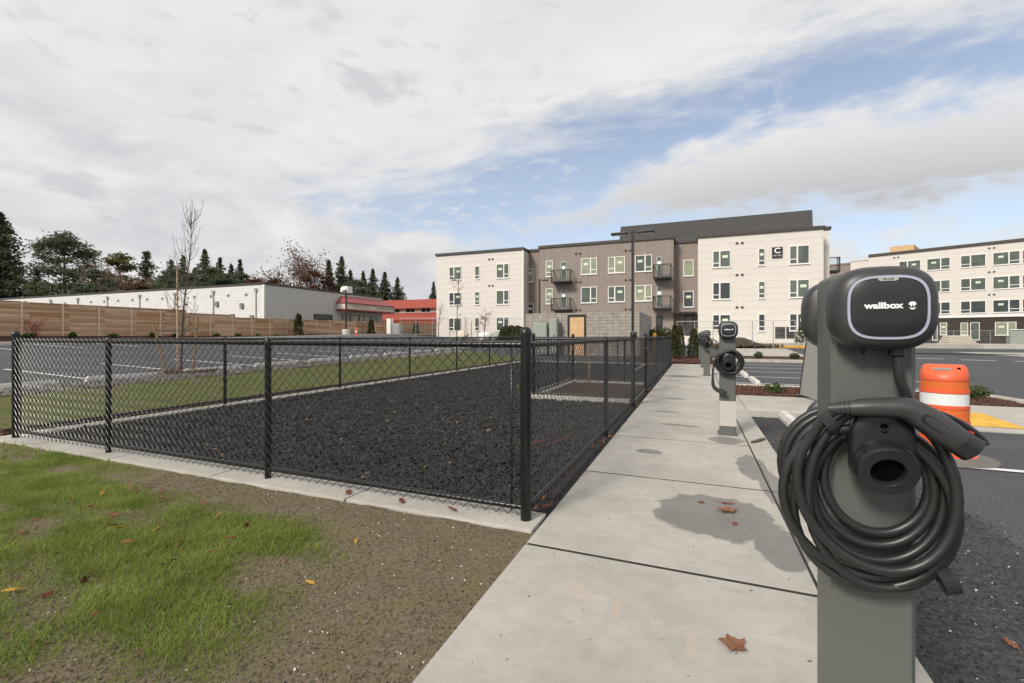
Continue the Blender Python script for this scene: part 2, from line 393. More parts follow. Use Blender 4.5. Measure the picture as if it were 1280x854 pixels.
sheet('side_walk_strip', -1.14, -.96, 2.9, 21.2, 2, 40, -.02, M['rubber_ground'], .008, 6)
# sidewalk: separate slabs with open joints, kerb beside it
def slabs(name, rects, z0, z1, m, c=.008):
    mb = MB()
    for (x0, x1, y0, y1) in rects: mb.cbox(x0, x1, y0, y1, z0, z1, c)
    return struct(name, mb, m)
ys = [-3.0, -.6, 1.0, 2.58, 4.18, 5.81, 7.44, 8.9, 10.5, 12.1, 13.7, 15.24, 16.9, 18.5, 20.1, 21.7]
slabs('sidewalk', [(-.95, .555, ys[i]+.015, ys[i+1]-.015) for i in range(len(ys)-1)], -.12, 0, M['concrete'], .004)
mb = MB(); mb.box(-.94, .79, -2.9, 21.6, -.2, -.004); struct('joint_filler', mb, M['joint'])
slabs('sidewalk_kerb', [(.567, .80, ys[i]+.006, ys[i+1]-.006) for i in range(len(ys)-1)], -.3, .002, M['concrete'], .018)
slabs('front_edging', [(-.962-1.52*(i+1), -.962-1.52*i-.012, 2.74+.02*random.random(), 3.06) for i in range(4)]+[(-8.06, -7.06, 2.75, 3.06)], -.12, .004, M['concrete_plain'], .012)
slabs('side_edging', [(-8.03, -7.78, 3.07+1.52*i, 3.07+1.52*(i+1)-.008) for i in range(12)], -.12, .012, M['concrete_plain'], .012)
slabs('back_edging', [(-8.03, -1.0, 21.35, 21.6)], -.12, .02, M['concrete_plain'], .012)
# charging row island: concrete strip with mulch bed and rounded end
slabs('island_walk', [(.81, 2.4, 8.75, 10.76), (2.408, 2.60, 8.75, 10.76)], -.3, .002, M['concrete_plain'], .03)
mb = MB(); P_ = [(2.61,8.60,-.118),(4.62,8.60,-.118),(5.05,8.80,-.118),(5.62,9.4,-.02),(5.85,10.2,-.005),(5.85,10.76,-.005),(2.61,10.76,-.005),(2.61,9.95,-.012),(4.6,9.95,-.012)]
mb.add(P_, [(0,1,8,7),(1,2,3,8),(8,3,4),(7,8,4,5,6)]); mb.add([(x,y,z) for x,y,z in P_]+[(x,y,-.3) for x,y,z in P_], [(0,9,10,1),(1,10,11,2),(2,11,12,3),(3,12,13,4),(4,13,14,5)]); struct('island_ramp', mb, M['concrete_plain'])
mb = MB(); mb.add([(2.62,8.86,-.096+.004),(4.45,8.86,-.096+.004),(4.36,9.85,-.018),(2.62,9.85,-.018)], [(0,1,2,3)]); struct('yellow_ramp_paint', mb, M['yellow'])
sheet('mulch_bed', .81, 5.7, 10.76, 12.8, 60, 30, -.02, M['mulch'], .02, 5)
mb = MB(); mb.tube([(.82,12.88,-.05),(5.0,12.88,-.05),(5.45,12.75,-.05),(5.72,12.35,-.05),(5.85,11.6,-.05),(5.78,10.78,-.05)], .085, 8); struct('island_kerb', mb, M['kerb'])
sheet('far_mulch_bed', .82, 6.2, 27.1, 30.0, 40, 24, -.02, M['mulch'], .03, 3)
mb = MB(); mb.cbox(.81, 6.4, 26.75, 27.1, -.3, .03, .03); struct('far_island_kerb', mb, M['kerb'])
sheet('end_mulch_bed', -3.3, .80, 21.72, 27.6, 50, 50, .03, M['mulch'], .03, 3)
# painted lines
def paint(name, rects, zo, m=None):
    mb = MB()
    for (x0, x1, y0, y1) in rects:
        n = max(1, int((x1-x0)/1.0)); k = max(1, int((y1-y0)/1.0))
        for i in range(n):
            for j in range(k):
                a = x0+(x1-x0)*i/n; b = x0+(x1-x0)*(i+1)/n; c = y0+(y1-y0)*j/k; d = y0+(y1-y0)*(j+1)/k
                mb.add([(a,c,T(a,c)+zo),(b,c,T(b,c)+zo),(b,d,T(b,d)+zo),(a,d,T(a,d)+zo)], [(0,1,2,3)])
    return struct(name, mb, m or M['paint'])
paint('parking_lines', [(1.0, 6.6, 6.15, 6.25)]+[(1.0, 6.4, y-.05, y+.05) for y in (14.8,17.2,19.6,22.0,24.5)], -.119)
paint('crosswalk_dashes', [(9.6+2.15*i, 11.1+2.15*i, 33.9-.9*i*.3-.18, 33.9-.9*i*.3+.18) for i in range(12)], -.122)
paint('side_parking_lines', [(-19.2, -14.6, y-.05, y+.05) for y in np.arange(-4.9, 42, 2.37)]+[(-32.8, -28, y-.05, y+.05) for y in np.arange(-3.6, 42, 2.37)]+[(-33.1,-32.95,-6,44)], .006)
sheet('drive_patch', 2.6, 6.2, 31.5, 39.0, 6, 10, -.105, M['concrete_plain'])
mb = MB(); mb.add([(6.9,28.7,-.0),(8.6,28.7,-.05),(8.7,30.2,-.02),(7.2,29.6,.02)], [(0,1,2,3)]); 
paint('loading_stripes', [(6.6, 8.8, 29.0+.5*i, 29.25+.5*i) for i in range(3)], -.118)
paint('hatched_patch', [(20.0, 21.2, 42+i*1.2, 42.25+i*1.2) for i in range(4)], -.118)
sheet('pale_patch', 20.2, 28, 40, 50, 6, 6, -.122, M['kerb'])
slabs('front_walk', [(-30+2*i, -28.01+2*i, 43.6, 45.4) for i in range(26)], .3, .66, M['concrete_plain'], .02)
mb = MB(); mb.cbox(1.0, 12.5, 40.9, 41.2, -.1, .50, .03); struct('yellow_kerb', mb, M['yellow'])
mb = MB(); mb.cbox(17.6, 18.6, 29.8, 34.0, -.3, .05, .05); struct('yellow_island_kerb', mb, M['yellow'])
slabs('building_pad', [(-40, 14, 45.4, 70)], -.2, .62, M['stucco_tan'], .03)
# ------------------------------------------------------------------ lawn blades, chips, litter
def gdens(x, y):
    n = noise.noise((x*.85+3, y*1.7, 0))*.75+noise.noise((x*2.6, y*4.2, 7))*.45
    a = sstep(-1.45, -2.2, x+.30*(y-1.6))            # bare towards the walk
    edge = sstep(2.52, 2.12, y) if x > -4.6 else 1-.55*sstep(2.05, 2.5, y)*sstep(-7.2, -4.6, x)
    return sstep(-.02, .50, .34+n)*a*edge
def blades(name, N, x0, x1, y0, y1, dens, hh, w, m, zf, label, kind='stuff'):
    P = np.column_stack((rng.uniform(x0, x1, N), rng.uniform(y0, y1, N))); V = []
    for (x, y) in P:
        d = dens(x, y)
        if random.random() > d: continue
        h = hh*(.45+.75*random.random())*(.35+.75*d); a = random.random()*6.283; ln = h*random.uniform(.3, 1.25); b = random.random()*6.283
        z = zf(x, y); dx, dy = math.cos(a)*w, math.sin(a)*w; lx, ly = math.cos(b)*ln, math.sin(b)*ln
        p0 = (x-dx, y-dy, z); p1 = (x+dx, y+dy, z); q0 = (x-dx*.7+lx*.4, y-dy*.7+ly*.4, z+h*.62); q1 = (x+dx*.7+lx*.4, y+dy*.7+ly*.4, z+h*.62)
        t = (x+lx, y+ly, z+h); V += [(p0,p1,q1), (p0,q1,q0), (q0,q1,t)]
    mb = MB(); mb.tris(np.array(V)); o = mb.build(name, m); tag(o, kind='stuff'); return o
def lz(x, y): return T(x,y)-.024+.010*(noise.noise((x*5, y*5, 1.3))+.5*noise.noise((x*13.5, y*13.5, 5)))
blades('grass', 170000, -6.5, -1.2, .7, 2.72, gdens, .044, .0019, M['grass'], lz, '')
blades('short_grass', 60000, -6.5, -1.0, .7, 2.76, lambda x, y: sstep(-.3,-2.6,x)*(.22+.55*max(0, noise.noise((x*2.3, y*2.6, 3)))+.3*gdens(x, y))+.10*max(0,noise.noise((x*3.3,y*3.6,8))+.35), .026, .0018, M['grass_pale'], lz, '')
blades('lawn_grass', 22000, -14, -6.5, -.2, 2.74, lambda x, y: .55+.6*noise.noise((x*.9, y*1.3, 2)), .07, .005, M['grass'], lambda x, y: T(x,y)-.02, '')
blades('strip_grass', 52000, -12.9, -8.4, 2.8, 20, lambda x, y: .45+.8*noise.noise((x*.8, y*.8, 9)), .06, .006, M['grass_pale'], lambda x, y: T(x,y)+.01, '')
def chips(name, N, samp, sx, sy, sz, m, zf, flat=.6):
    V = []; mb = MB()
    base = np.array([(-1,-1,-1),(1,-1,-1),(1,1,-1),(-1,1,-1),(-1,-1,1),(1,-1,1),(1,1,1),(-1,1,1)])*.5
    fc = [(0,3,2,1),(4,5,6,7),(0,1,5,4),(1,2,6,5),(2,3,7,6),(3,0,4,7)]
    for _ in range(N):
        x, y = samp(); s = random.uniform(.5, 1.3)
        b = base*np.array([sx*s*random.uniform(.6,1.4), sy*s*random.uniform(.6,1.3), sz*s*random.uniform(.5,1.4)])*(1+.35*rng.standard_normal((8,3))*.5)
        a, e, r = random.random()*6.283, random.gauss(0, flat), random.gauss(0, flat)
        Mx = np.array(Matrix.Rotation(a,3,'Z') @ Matrix.Rotation(e,3,'X') @ Matrix.Rotation(r,3,'Y'))
        mb.add(b@Mx.T+np.array([x, y, zf(x, y)]), fc)
    return tag(mb.build(name, m), kind='stuff')
def samp_run():
    while True:
        y = 3.06+18*random.random()**2.0; x = random.uniform(-7.78, -1.18)
        if x > -8+.0*y: return x, y
chips('black_mulch', 70000, samp_run, .042, .018, .011, M['rubber_chip'], lambda x, y: -.022+.018*(noise.noise((x*4, y*4, 1.3))+.5*noise.noise((x*10.8, y*10.8, 5)))+random.random()*.012)
chips('dark_pebble', 1500, lambda: (random.uniform(-4, -.97), random.uniform(.8, 2.76)), .008, .007, .005, M['soilclump'], lambda x, y: lz(x, y)+.006)
chips('soil_crumb', 16000, lambda: (random.uniform(-4.5, -.97), .8+1.94*random.random()**1.2), .008, .007, .006, M['soil'], lambda x, y: lz(x, y)+.006, 1)
chips('pale_pebble', 200, lambda: (random.uniform(-4, -.97), random.uniform(.8, 2.74)), .0065, .005, .004, M['white_chip'], lambda x, y: lz(x, y)+.008)
chips('wood_chip', 130, lambda: (random.uniform(-7.7, -1.2), 3.1+9*random.random()**1.5), .035, .016, .008, M['stake'], lambda x, y: .0)
chips('asphalt_grit', 5000, lambda: (random.uniform(.83, 2.0), random.uniform(1.2, 6.0)), .007, .006, .004, M['asphalt_coarse'], lambda x, y: -.122)
chips('pale_asphalt_grit', 120, lambda: (random.gauss(1.45,.3), random.uniform(1.6, 4.6)), .009, .005, .003, M['white_chip'], lambda x, y: -.120)
chips('gravel', 5200, lambda: (random.uniform(-13.75, -12.85), random.uniform(3.2, 18)), .065, .055, .045, M['gravel'], lambda x, y: T(x,y)+.03, 1)
chips('bark_mulch', 5200, lambda: (random.uniform(.85, 5.5), random.uniform(10.8, 12.75)), .06, .025, .015, M['mulch_chip'], lambda x, y: -.005+random.random()*.01)
chips('border_mulch', 3600, lambda: (random.uniform(-8.4, -8.04), random.uniform(2.8, 14)), .05, .025, .015, M['mulch_chip'], lambda x, y: .02)
chips('far_bark_mulch', 2600, lambda: (random.uniform(-3.2, .78), random.uniform(21.8, 27.5)), .09, .045, .03, M['mulch_chip'], lambda x, y: T(x,y)+.045)
# leaves
def leaf_mesh(L, W, lobes=0, curl=.25, stem=True):
    mb = MB(); n = 26; ring = []
    for i in range(n):
        a = 2*math.pi*i/n
        if lobes:
            rr = .5+.36*abs(math.cos(a*lobes/2))**1.6+.06*math.cos(a*lobes*2); x = math.cos(a)*rr*L; y = math.sin(a)*rr*W
        else:
            x = math.cos(a)*L*.5; y = math.sin(a)*W*.5*(1-.35*math.cos(a))
        ring.append((x, y, curl*(abs(y)**1.2*1.1+.35*x*x/L)+.004*math.sin(9*a)))
    top = [(0,0,.004)]+[(x*.5,y*.5,z*.35+.003) for x,y,z in ring]+ring
    b = [(x,y,z-.0012) for x,y,z in top]; N = len(top)
    fs = [(0,1+i,1+(i+1)%n) for i in range(n)]+[(1+i,1+n+i,1+n+(i+1)%n,1+(i+1)%n) for i in range(n)]
    mb.add(top, fs); mb.add(b, [tuple(reversed(f)) for f in fs])
    mb.add(ring+[(x,y,z-.0012) for x,y,z in ring], [(i,n+i,n+(i+1)%n,(i+1)%n) for i in range(n)])
    if stem: mb.tube([(-L*.4,0,.004),(-L*.75,.006,.004),(-L*1.05,.02,.006)], .0014, 5)
    return mb
def put_leaf(name, mb, m, x, y, z, rz, label, group=None, tilt=0):
    o = mb.build(name, m, smooth=True, loc=(x, y, z), rz=rz); o.rotation_euler.x = tilt; return tag(o, label, 'leaf', group)
put_leaf('maple_leaf', leaf_mesh(.064,.064,5), M['leaf_brown'], .14, 2.04, .006, 1.9, 'brown maple leaf lying alone on the nearest pale slab of the walk')
put_leaf('maple_leaf', leaf_mesh(.085,.06,5,.5), M['leaf_brown'], .21, 3.58, .006, .5, 'curled orange brown leaf lying in the middle of the dark wet patch')
put_leaf('fallen_leaf', leaf_mesh(.09,.025), M['leaf_red'], .22, 3.74, .006, .1, 'narrow red leaf behind the curled leaf on the wet patch')
put_leaf('fallen_leaf', leaf_mesh(.05,.03), M['leaf_brown'], .04, 3.70, .006, 1.0, 'small tan leaf near the left end of the wet patch')
put_leaf('fallen_leaf', leaf_mesh(.04,.03), M['leaf_red'], .24, 3.36, .006, 2.0, 'small orange scrap of leaf on the near side of the wet patch')
proto = leaf_mesh(.07,.032,0,.7).build('dry_leaf', M['leaf_brown'], smooth=True)
LB = 'dry reddish brown leaf caught along the foot of the walk side fence'; GB = 'dry leaves caught along the foot of the walk side fence'
tag(proto, LB, 'leaf', GB); first = True
for i in range(44):
    o = proto if first else proto.copy()
    if not first: COL.objects.link(o)
    first = False; o.location = (random.uniform(-1.09, -.925), 3.1+11*random.random()**1.5, .012+random.random()*.015)
    o.rotation_euler = (random.gauss(0,.5), random.gauss(0,.4), random.random()*6.3); s = random.uniform(.6, 1.35); o.scale = (s,s,s)
protos = [leaf_mesh(.06,.028,0,.6).build('lawn_leaf', m, smooth=True) for m in (M['leaf_brown'], M['leaf_red'], M['leaf_yellow'])]
for i in range(54):
    o = protos[0 if i % 9 < 5 else (1 if i % 9 < 8 else 2)]
    if i not in (0, 5, 8): o = o.copy(); COL.objects.link(o)
    tag(o, 'small dry fallen leaf lying in the front grass and soil', 'leaf', 'fallen leaves in the front lawn')
    x = -1.75-2.7*random.random()**.8; y = random.uniform(.95, 2.45); o.location = (x, y, lz(x, y)+.03*gdens(x,y)+.012)
    o.rotation_euler = (random.gauss(0,.5), random.gauss(0,.4), random.random()*6.3); s = random.uniform(.4, 1.0); o.scale = (s,s,s)
pr = leaf_mesh(.06,.03,0,.6).build('gutter_leaf', M['leaf_brown'], smooth=True)
for i in range(16):
    o = pr if i == 0 else pr.copy()
    if i: COL.objects.link(o)
    tag(o, 'small dry leaf on the dark asphalt beside the kerb', 'leaf', 'dry leaves on the asphalt')
    o.location = (random.uniform(.86, 1.9), random.uniform(2.5, 8.6), -.112); o.rotation_euler = (random.gauss(0,.4), random.gauss(0,.3), random.random()*6.3); s = random.uniform(.5,1.1); o.scale = (s,s,s)
for (x, lab) in ((-2.05, 'red leaf on the front edging under the mesh, second from the corner post'), (-1.62, 'red leaf on the front edging under the mesh, nearest the corner post'), (-2.55,'red leaf on the front edging beside the open slab joint')):
    put_leaf('edging_leaf', leaf_mesh(.10,.045,0,.5), M['leaf_red'], x, 2.86, .012, random.random()*3, lab, None, .3)
mb = MB()
for i in range(3): mb.tube([(0,i*.045,.015),(.02,i*.045+.11,.022),(.03,i*.045+.2,.018)], .013, 6)
tag(mb.build('pine_cone_debris', M['bark'], loc=(.60,5.95,.0), rz=-.5), 'small heap of dark brown twigs on the kerb beside the second charging post', 'twigs')
# ------------------------------------------------------------------ chain link fences
def fence_mesh(A, B, z0, z1, p=.0425, r=.0026, n=4, zf=lambda x, y: 0):
    A = np.array(A, float); B = np.array(B, float); L = np.linalg.norm(B-A); e = (B-A)/L; nn = np.array([-e[1], e[0]])
    K = int(L/p); rows = int((z1-z0)/p); mb = MB(); V = []; Fq = []
    for k in range(K):
        for j in range(rows):
            def P(jj):
                s = (k + (jj+k) % 2)*p; w = .0022*(1 if (jj % 2) else -1)
                q = A+e*s+nn*w; return np.array([q[0], q[1], z0+jj*p])
            a, b = P(j), P(j+1); t = b-a; t /= np.linalg.norm(t); u = np.array([nn[0], nn[1], 0])*r; v = np.cross(t, np.array([nn[0], nn[1], 0]))*r
            i0 = len(V)
            if n == 4: off = [u, v, -u, -v]
            else: off = [u, -.5*u+.866*v, -.5*u-.866*v]
            V += [a+o for o in off]+[b+o for o in off]
            Fq += [(i0+q, i0+(q+1)%n, i0+n+(q+1)%n, i0+n+q) for q in range(n)]
    mb.add(V, Fq); return mb
def fence_run(label, A, B, posts, terms, mesh_n=4, top=1.19, bot=.085, h=1.24, rr=.021, cat='fence'):
    A = Vector((*A,0)); B = Vector((*B,0)); root = empty('chain_link_fence', A, label, cat); e = (B-A).normalized(); L = (B-A).length
    d = lambda s, z: e*s+Vector((0,0,z))
    for s in posts:
        mb = MB(); c = d(s, 0); mb.lathe(c.x, c.y, [(.027,-.05),(.027,1.17),(.031,1.172),(.031,1.20),(.025,1.225),(.010,1.238)], 14); mb.build('line_post', M['black_metal'], root, 'auto')
    for s in terms:
        mb = MB(); c = d(s, 0); mb.lathe(c.x, c.y, [(.037,-.05),(.037,1.255),(.041,1.257),(.041,1.275),(.031,1.30),(.012,1.312)], 16)
        for z in (.2,.48,.75,1.0): mb.lathe(c.x, c.y, [(.0375,z-.012),(.0405,z-.011),(.0405,z+.011),(.0375,z+.012)], 16)
        mb.build('terminal_post', M['black_metal'], root, 'auto')
        if s < .01 or s > L-.01:
            mb = MB(); k = .105 if s < .01 else -.105; mb.tube([d(s+k,.05), d(s+k,1.21)], .008, 6)
            for z in (.2,.48,.75,1.0): mb.tube([d(s+k*.3,z), d(s+k,z)], .006, 8)
            mb.build('tension_bar', M['mesh_wire'], root, True)
    for nm, z in (('top_rail', top), ('bottom_rail', bot)):
        mb = MB(); mb.tube([d(.02, z), d(L-.02, z)], rr, 12); mb.build(nm, M['black_metal'], root, 'auto')
    mb = fence_mesh((A.x, A.y-.0), (B.x, B.y), .035, h, n=mesh_n, r=.0029 if mesh_n == 4 else .0026); mb.v = [(v[0]-A.x+e.y*.026, v[1]-A.y-e.x*.026, v[2]) for v in mb.v]
    mb.build('chain_link_mesh', M['mesh_wire'], root)
    return root
fence_run('black chain link fence across the front of the dog run facing the lawn', (-7.74,2.9), (-1.07,2.9), [1.91,4.26], [0,6.67])
fence_run('black chain link fence along the left side of the dog run by the grass', (-7.9,21.3), (-7.9,3.02), [1.75,4.22,7.0,9.88,12.74,15.61], [0], 3)
fence_run('black chain link fence beside the sidewalk up to the gate', (-1.058,2.92), (-1.05,8.42), [2.86], [5.50], 3)
fence_run('black chain link fence beside the sidewalk beyond the gate', (-1.05,10.62), (-1.05,21.3), [3.0,5.9,8.3], [0,10.68], 3)
fence_run('black chain link fence closing the far end of the dog run', (-1.05,21.3), (-7.9,21.3), [2.3,4.6], [], 3)
fence_run('short inner chain link fence along the front of the gate vestibule', (-3.1,8.85), (-1.12,8.85), [], [0], 3)
fence_run('inner chain link fence on the left of the gate vestibule', (-3.1,12.1), (-3.1,8.9), [1.5], [0], 3)
fence_run('inner chain link fence at the back of the gate vestibule', (-1.12,12.1), (-3.05,12.1), [.6,1.1], [], 3)
g = empty('fence_gate', (-1.05,8.52,0), 'black chain link gate in the walk side fence with latch box', 'gate')
mb = MB()
for s in (.03, 1.98): mb.tube([(0,s,.07),(0,s,1.24)], .022, 10)
for z in (.07,.62,1.22): mb.tube([(0,.03,z),(0,1.98,z)], .022, 10)
mb.build('gate_frame', M['black_metal'], g, 'auto')
mb = fence_mesh((0,.05), (0,1.95), .07, 1.22, n=3); mb.build('chain_link_mesh', M['mesh_wire'], g)
mb = MB(); mb.cbox(-.05,.06,-.10,.06,1.20,1.33,.012); mb.build('latch_box', M['plastic'], g); mb = MB(); mb.cbox(-.04,.05,1.9,2.02,.9,1.0,.01); mb.build('latch', M['plastic'], g)
# vestibule pad: concrete border with mulch and a stake
slabs('vestibule_edging', [(-3.3,-1.15,8.7,8.98),(-3.3,-1.15,12.0,12.3),(-3.3,-3.0,8.99,11.99)], -.12, .05, M['concrete_plain'], .012)
sheet('vestibule_bed', -2.99, -1.16, 8.99, 11.99, 30, 40, .01, M['mulch'], .02, 5)
mb = MB(); mb.tube([(0,0,0),(.01,.0,.5),(.0,.02,.95)], .018, 6)
for i in range(7): mb.tube([(0,0,.35+.08*i),(random.gauss(0,.12),random.gauss(0,.12),.55+.09*i)], .005, 4)
tag(mb.build('bare_seedling', M['stake'], loc=(-2.55,11.6,.0)), 'thin bare stick of a seedling inside the gate vestibule', 'plant')
mb = MB()
for i in range(26):
    a = random.gauss(0,.06); x = -1.9+i*.018+a; y = 4.95+.02*i+random.gauss(0,.05)
    mb.tube([(x,y,-.012),(x+.03,y+.012,-.008)], .007, 4)
tag(mb.build('survey_mark', M['red_paint_mark']), 'red spray marking on the black mulch behind the corner post', 'marking')
# ------------------------------------------------------------------ charging stations
def superell(hw, hh, n=3.4, N=56):
    out = []
    for i in range(N):
        a = 2*math.pi*i/N; c, s = math.cos(a), math.sin(a)
        out.append((math.copysign(abs(c)**(2/n), c)*hw, math.copysign(abs(s)**(2/n), s)*hh))
    return out
def rings_mesh(rings, cap0=True, cap1=True):   # rings of (x,y,z) loops
    mb = MB(); n = len(rings[0]); fs = []
    for i in range(len(rings)-1):
        for k in range(n): fs.append((i*n+k, i*n+(k+1)%n, (i+1)*n+(k+1)%n, (i+1)*n+k))
    if cap0: fs.append(tuple(range(n-1,-1,-1)))
    if cap1: fs.append(tuple((len(rings)-1)*n+k for k in range(n)))
    mb.add([p for r in rings for p in r], fs); return mb
def text_mb(txt, size, off=0, ext=.0006, sx=1, space=1):
    cu = bpy.data.curves.new('lettering', 'FONT'); cu.body = txt; cu.size = size; cu.offset = off; cu.extrude = ext; cu.align_x = 'CENTER'; cu.align_y = 'CENTER'; cu.space_character = space
    o = bpy.data.objects.new('lettering', cu); COL.objects.link(o); dg = bpy.context.evaluated_depsgraph_get()
    me = bpy.data.meshes.new_from_object(o.evaluated_get(dg)); bpy.data.objects.remove(o)
    mb = MB(); mb.add([(v.co.x*sx, -v.co.z, v.co.y) for v in me.vertices], [tuple(p.vertices) for p in me.polygons]); bpy.data.meshes.remove(me)
    return mb
def shift(mb, dx=0, dy=0, dz=0): mb.v = [(a+dx, b+dy, c+dz) for a, b, c in mb.v]; return mb
def logo_mb(s):                          # domed head on two legs above a smile
    mb = MB(); N = 20
    dome = [(math.cos(math.pi*i/N)*s*.5, 0, math.sin(math.pi*i/N)*s*.46+.12*s) for i in range(N+1)]+[(-.46*s,0,.02*s),(.46*s,0,.02*s)]
    for poly in (dome, [(-.24*s,0,-.28*s),(-.10*s,0,-.28*s),(-.10*s,0,.03*s),(-.24*s,0,.03*s)], [(.10*s,0,-.28*s),(.24*s,0,-.28*s),(.24*s,0,.03*s),(.10*s,0,.03*s)],
                 [(-.48*s,0,-.40*s),(-.3*s,0,-.64*s),(0,0,-.75*s),(.3*s,0,-.64*s),(.48*s,0,-.40*s),(.25*s,0,-.47*s),(0,0,-.5*s),(-.25*s,0,-.47*s)]):
        n = len(poly); mb.add([(x,-.0006,z) for x,_,z in poly]+[(x,.0006,z) for x,_,z in poly], [tuple(range(n)), tuple(range(2*n-1,n-1,-1))]+[(i,n+i,n+(i+1)%n,(i+1)%n) for i in range(n)])
    return mb
def wall_charger(root, zc, back=False, detail=True):
    """rounded charger body on the front (or rear) of the post; face looks along -y"""
    prof = [(.86,.0),(.955,-.008),(.99,-.022),(1.0,-.040),(.995,-.056),(.97,-.070),(.925,-.081),(.86,-.089),(.78,-.094),(.70,-.0965),(.35,-.0985)]
    hw, hh = .112, .107
    rings = [[(x*s, y, z*s) for x, z in superell(hw, hh, 3.0+.5*(1-s))] for s, y in prof]
    f = rings_mesh([list(reversed(r)) for r in rings]); 
    body = f.build('wall_charger', M['charger'], root, True, loc=(0, .172 if back else 0, zc), rz=math.pi if back else 0)
    ro = [(x*.735, z*.735) for x, z in superell(hw, hh, 3.3)]; ri = [(x*.685, z*.68) for x, z in superell(hw, hh, 3.3)]
    rr = rings_mesh([[(x,-.0940,z) for x,z in ro][::-1], [(x,-.0985,z) for x,z in ro][::-1], [(x,-.0992,z) for x,z in ri][::-1], [(x,-.0950,z) for x,z in ri][::-1]], False, False)
    rr.build('light_ring', M['ring'], body, 'auto')
    ff = rings_mesh([[(x*k, -.0978-dy, z*k) for x, z in [(a*.684, b*.679) for a, b in superell(hw, hh, 3.3)]][::-1] for k, dy in ((1,0),(.97,.0014),(.5,.0024))]); ff.build('front_panel', M['charger_face'], body, True)
    t = text_mb('wallbox', .0205, .00075, .0006, 1.18, 1.0); shift(t, -.010, -.1008, .004).build('lettering', M['white_print'], body)
    shift(logo_mb(.0145), .047, -.1008, .0045).build('logo', M['white_print'], body)
    mb = MB(); N = 14; poly = [(-.022,.0735),(.022,.0735),(.0195,.067),(.015,.0645),(-.015,.0645),(-.0195,.067)]
    mb.add([(x,-.0996,z) for x,z in poly]+[(x,-.1012,z) for x,z in poly], [(6,7,8,9,10,11)]+[(i,(i+1)%6,6+(i+1)%6,6+i) for i in range(6)]); tb = mb.build('status_tab', M['tab'], body)
    shift(text_mb('PLUS', .0075, .0001, .0003, 1.3), 0, -.1014, .0688).build('tab_lettering', M['charger_face'], body)
    for q in ([(.012,-.118),(.014,-.112),(.014,-.100)], [(.013,-.122),(.018,-.118),(.018,-.100)]): mb = MB(); mb.lathe(-.045 if q[0][0] < .0125 else .035,-.045,q,14); mb.build('cable_gland', M['plastic'], body, 'auto')
    return body
def holster(root, x, z, back=False):
    mb = MB(); N = 20; hw, r = .066, .066
    def outl(k): 
        pts = [(math.cos(math.pi*i/N)*hw*k, math.sin(math.pi*i/N)*r*k+.03) for i in range(N+1)]
        return pts+[(math.cos(math.pi+math.pi*i/N)*hw*k, math.sin(math.pi+math.pi*i/N)*r*k-.045) for i in range(N+1)]
    rings = [[(a, y, b) for a, b in outl(k)][::-1] for k, y in ((.72,0),(.72,-.055),(.97,-.062),(1.0,-.07),(1.0,-.088),(.97,-.097),(.90,-.101),(.5,-.1025))]
    h = rings_mesh(rings).build('connector_holster', M['plastic'], root, 'auto', loc=(x, .172 if back else 0, z), rz=math.pi if back else 0)
    # tilted barrel with a black disc for the shade inside its socket
    ax = Vector((0,-.955,-.30)).normalized(); u = Vector((1,0,0)); v = ax.cross(u); c = Vector((0,-.070,-.034)); L = []
    for rad, s in ((.064,0),(.066,.040),(.065,.056),(.061,.063),(.0365,.063),(.0345,.060),(.034,.046)):
        L.append([tuple(c+ax*s+(u*math.cos(2*math.pi*k/28)+v*math.sin(2*math.pi*k/28))*rad) for k in range(28)])
    rings_mesh(L, True, False).build('socket_barrel', M['plastic'], h, 'auto')
    mb = MB(); 
    mb.tube([c+ax*.042, c+ax*.0465], .0345, 24); mb.build('socket_shade_disc', M['hole'], h)
    shift(logo_mb(.018), 0, -.1033, .050).build('embossed_logo', M['hole'], h)
    return h
def connector(root, path, radii, trig=True):
    pts = catmull(path, 5); rr = np.interp(np.linspace(0, len(path)-1, len(pts)), range(len(path)), radii)
    mb = MB(); mb.tube(pts, list(rr), 20, True, .92); c = mb.build('connector', M['gun'], root, 'auto')
    p = pts[-1]; t = (pts[-1]-pts[-3]).normalized(); mb = MB(); mb.tube([p-t*.005, p+t*.034, p+t*.036], [radii[-1]*.93, radii[-1]*.93, radii[-1]*.80], 20); mb.build('nozzle', M['plastic'], c, 'auto')
    q = pts[0]; t0 = (pts[1]-pts[0]).normalized(); mb = MB()
    for i in range(4): mb.tube([q-t0*(.004+.009*i), q-t0*(.009+.009*i)], .0185-.0012*i, 14)
    mb.tube([q, q-t0*.045], .0145, 12); mb.build('strain_relief', M['gun'], c, 'auto')
    up = Vector((t.z*-1, 0, t.x)); up = up if up.z > 0 else -up; mb = MB()
    mb.tube(catmull([p-t*.06+up*radii[-1]*.9, p-t*.02+up*radii[-1]*1.12, p+t*.025+up*radii[-1]*1.05, p+t*.046+up*radii[-1]*.80], 4), .006, 8); mb.build('latch_lever', M['plastic'], c, 'auto')
    mb = MB(); mb.tube([p+t*.004+up*radii[-1]*.80, p+t*.012+up*radii[-1]*.92], .006, 8); mb.build('release_button', M['red'], c)
    fr = Vector((0,-1,0)); R1 = radii[-1]; q0 = p-t*.062+fr*(R1*.985); N = 24; loop = []
    for i in range(N):
        an = 2*math.pi*i/N; cx_, cy_ = math.cos(an), math.sin(an); loop.append(q0+t*math.copysign(abs(cx_)**.5, cx_)*.030+up*math.copysign(abs(cy_)**.5, cy_)*.0105)
    rings_mesh([[tuple(v-fr*.006) for v in loop], [tuple(v+fr*.0012) for v in loop], [tuple(q0+(v-q0)*.86+fr*.0014) for v in loop], [tuple(q0+(v-q0)*.80-fr*.0004) for v in loop]]).build('grip_inset', M['plastic'], c, 'auto')
    return c
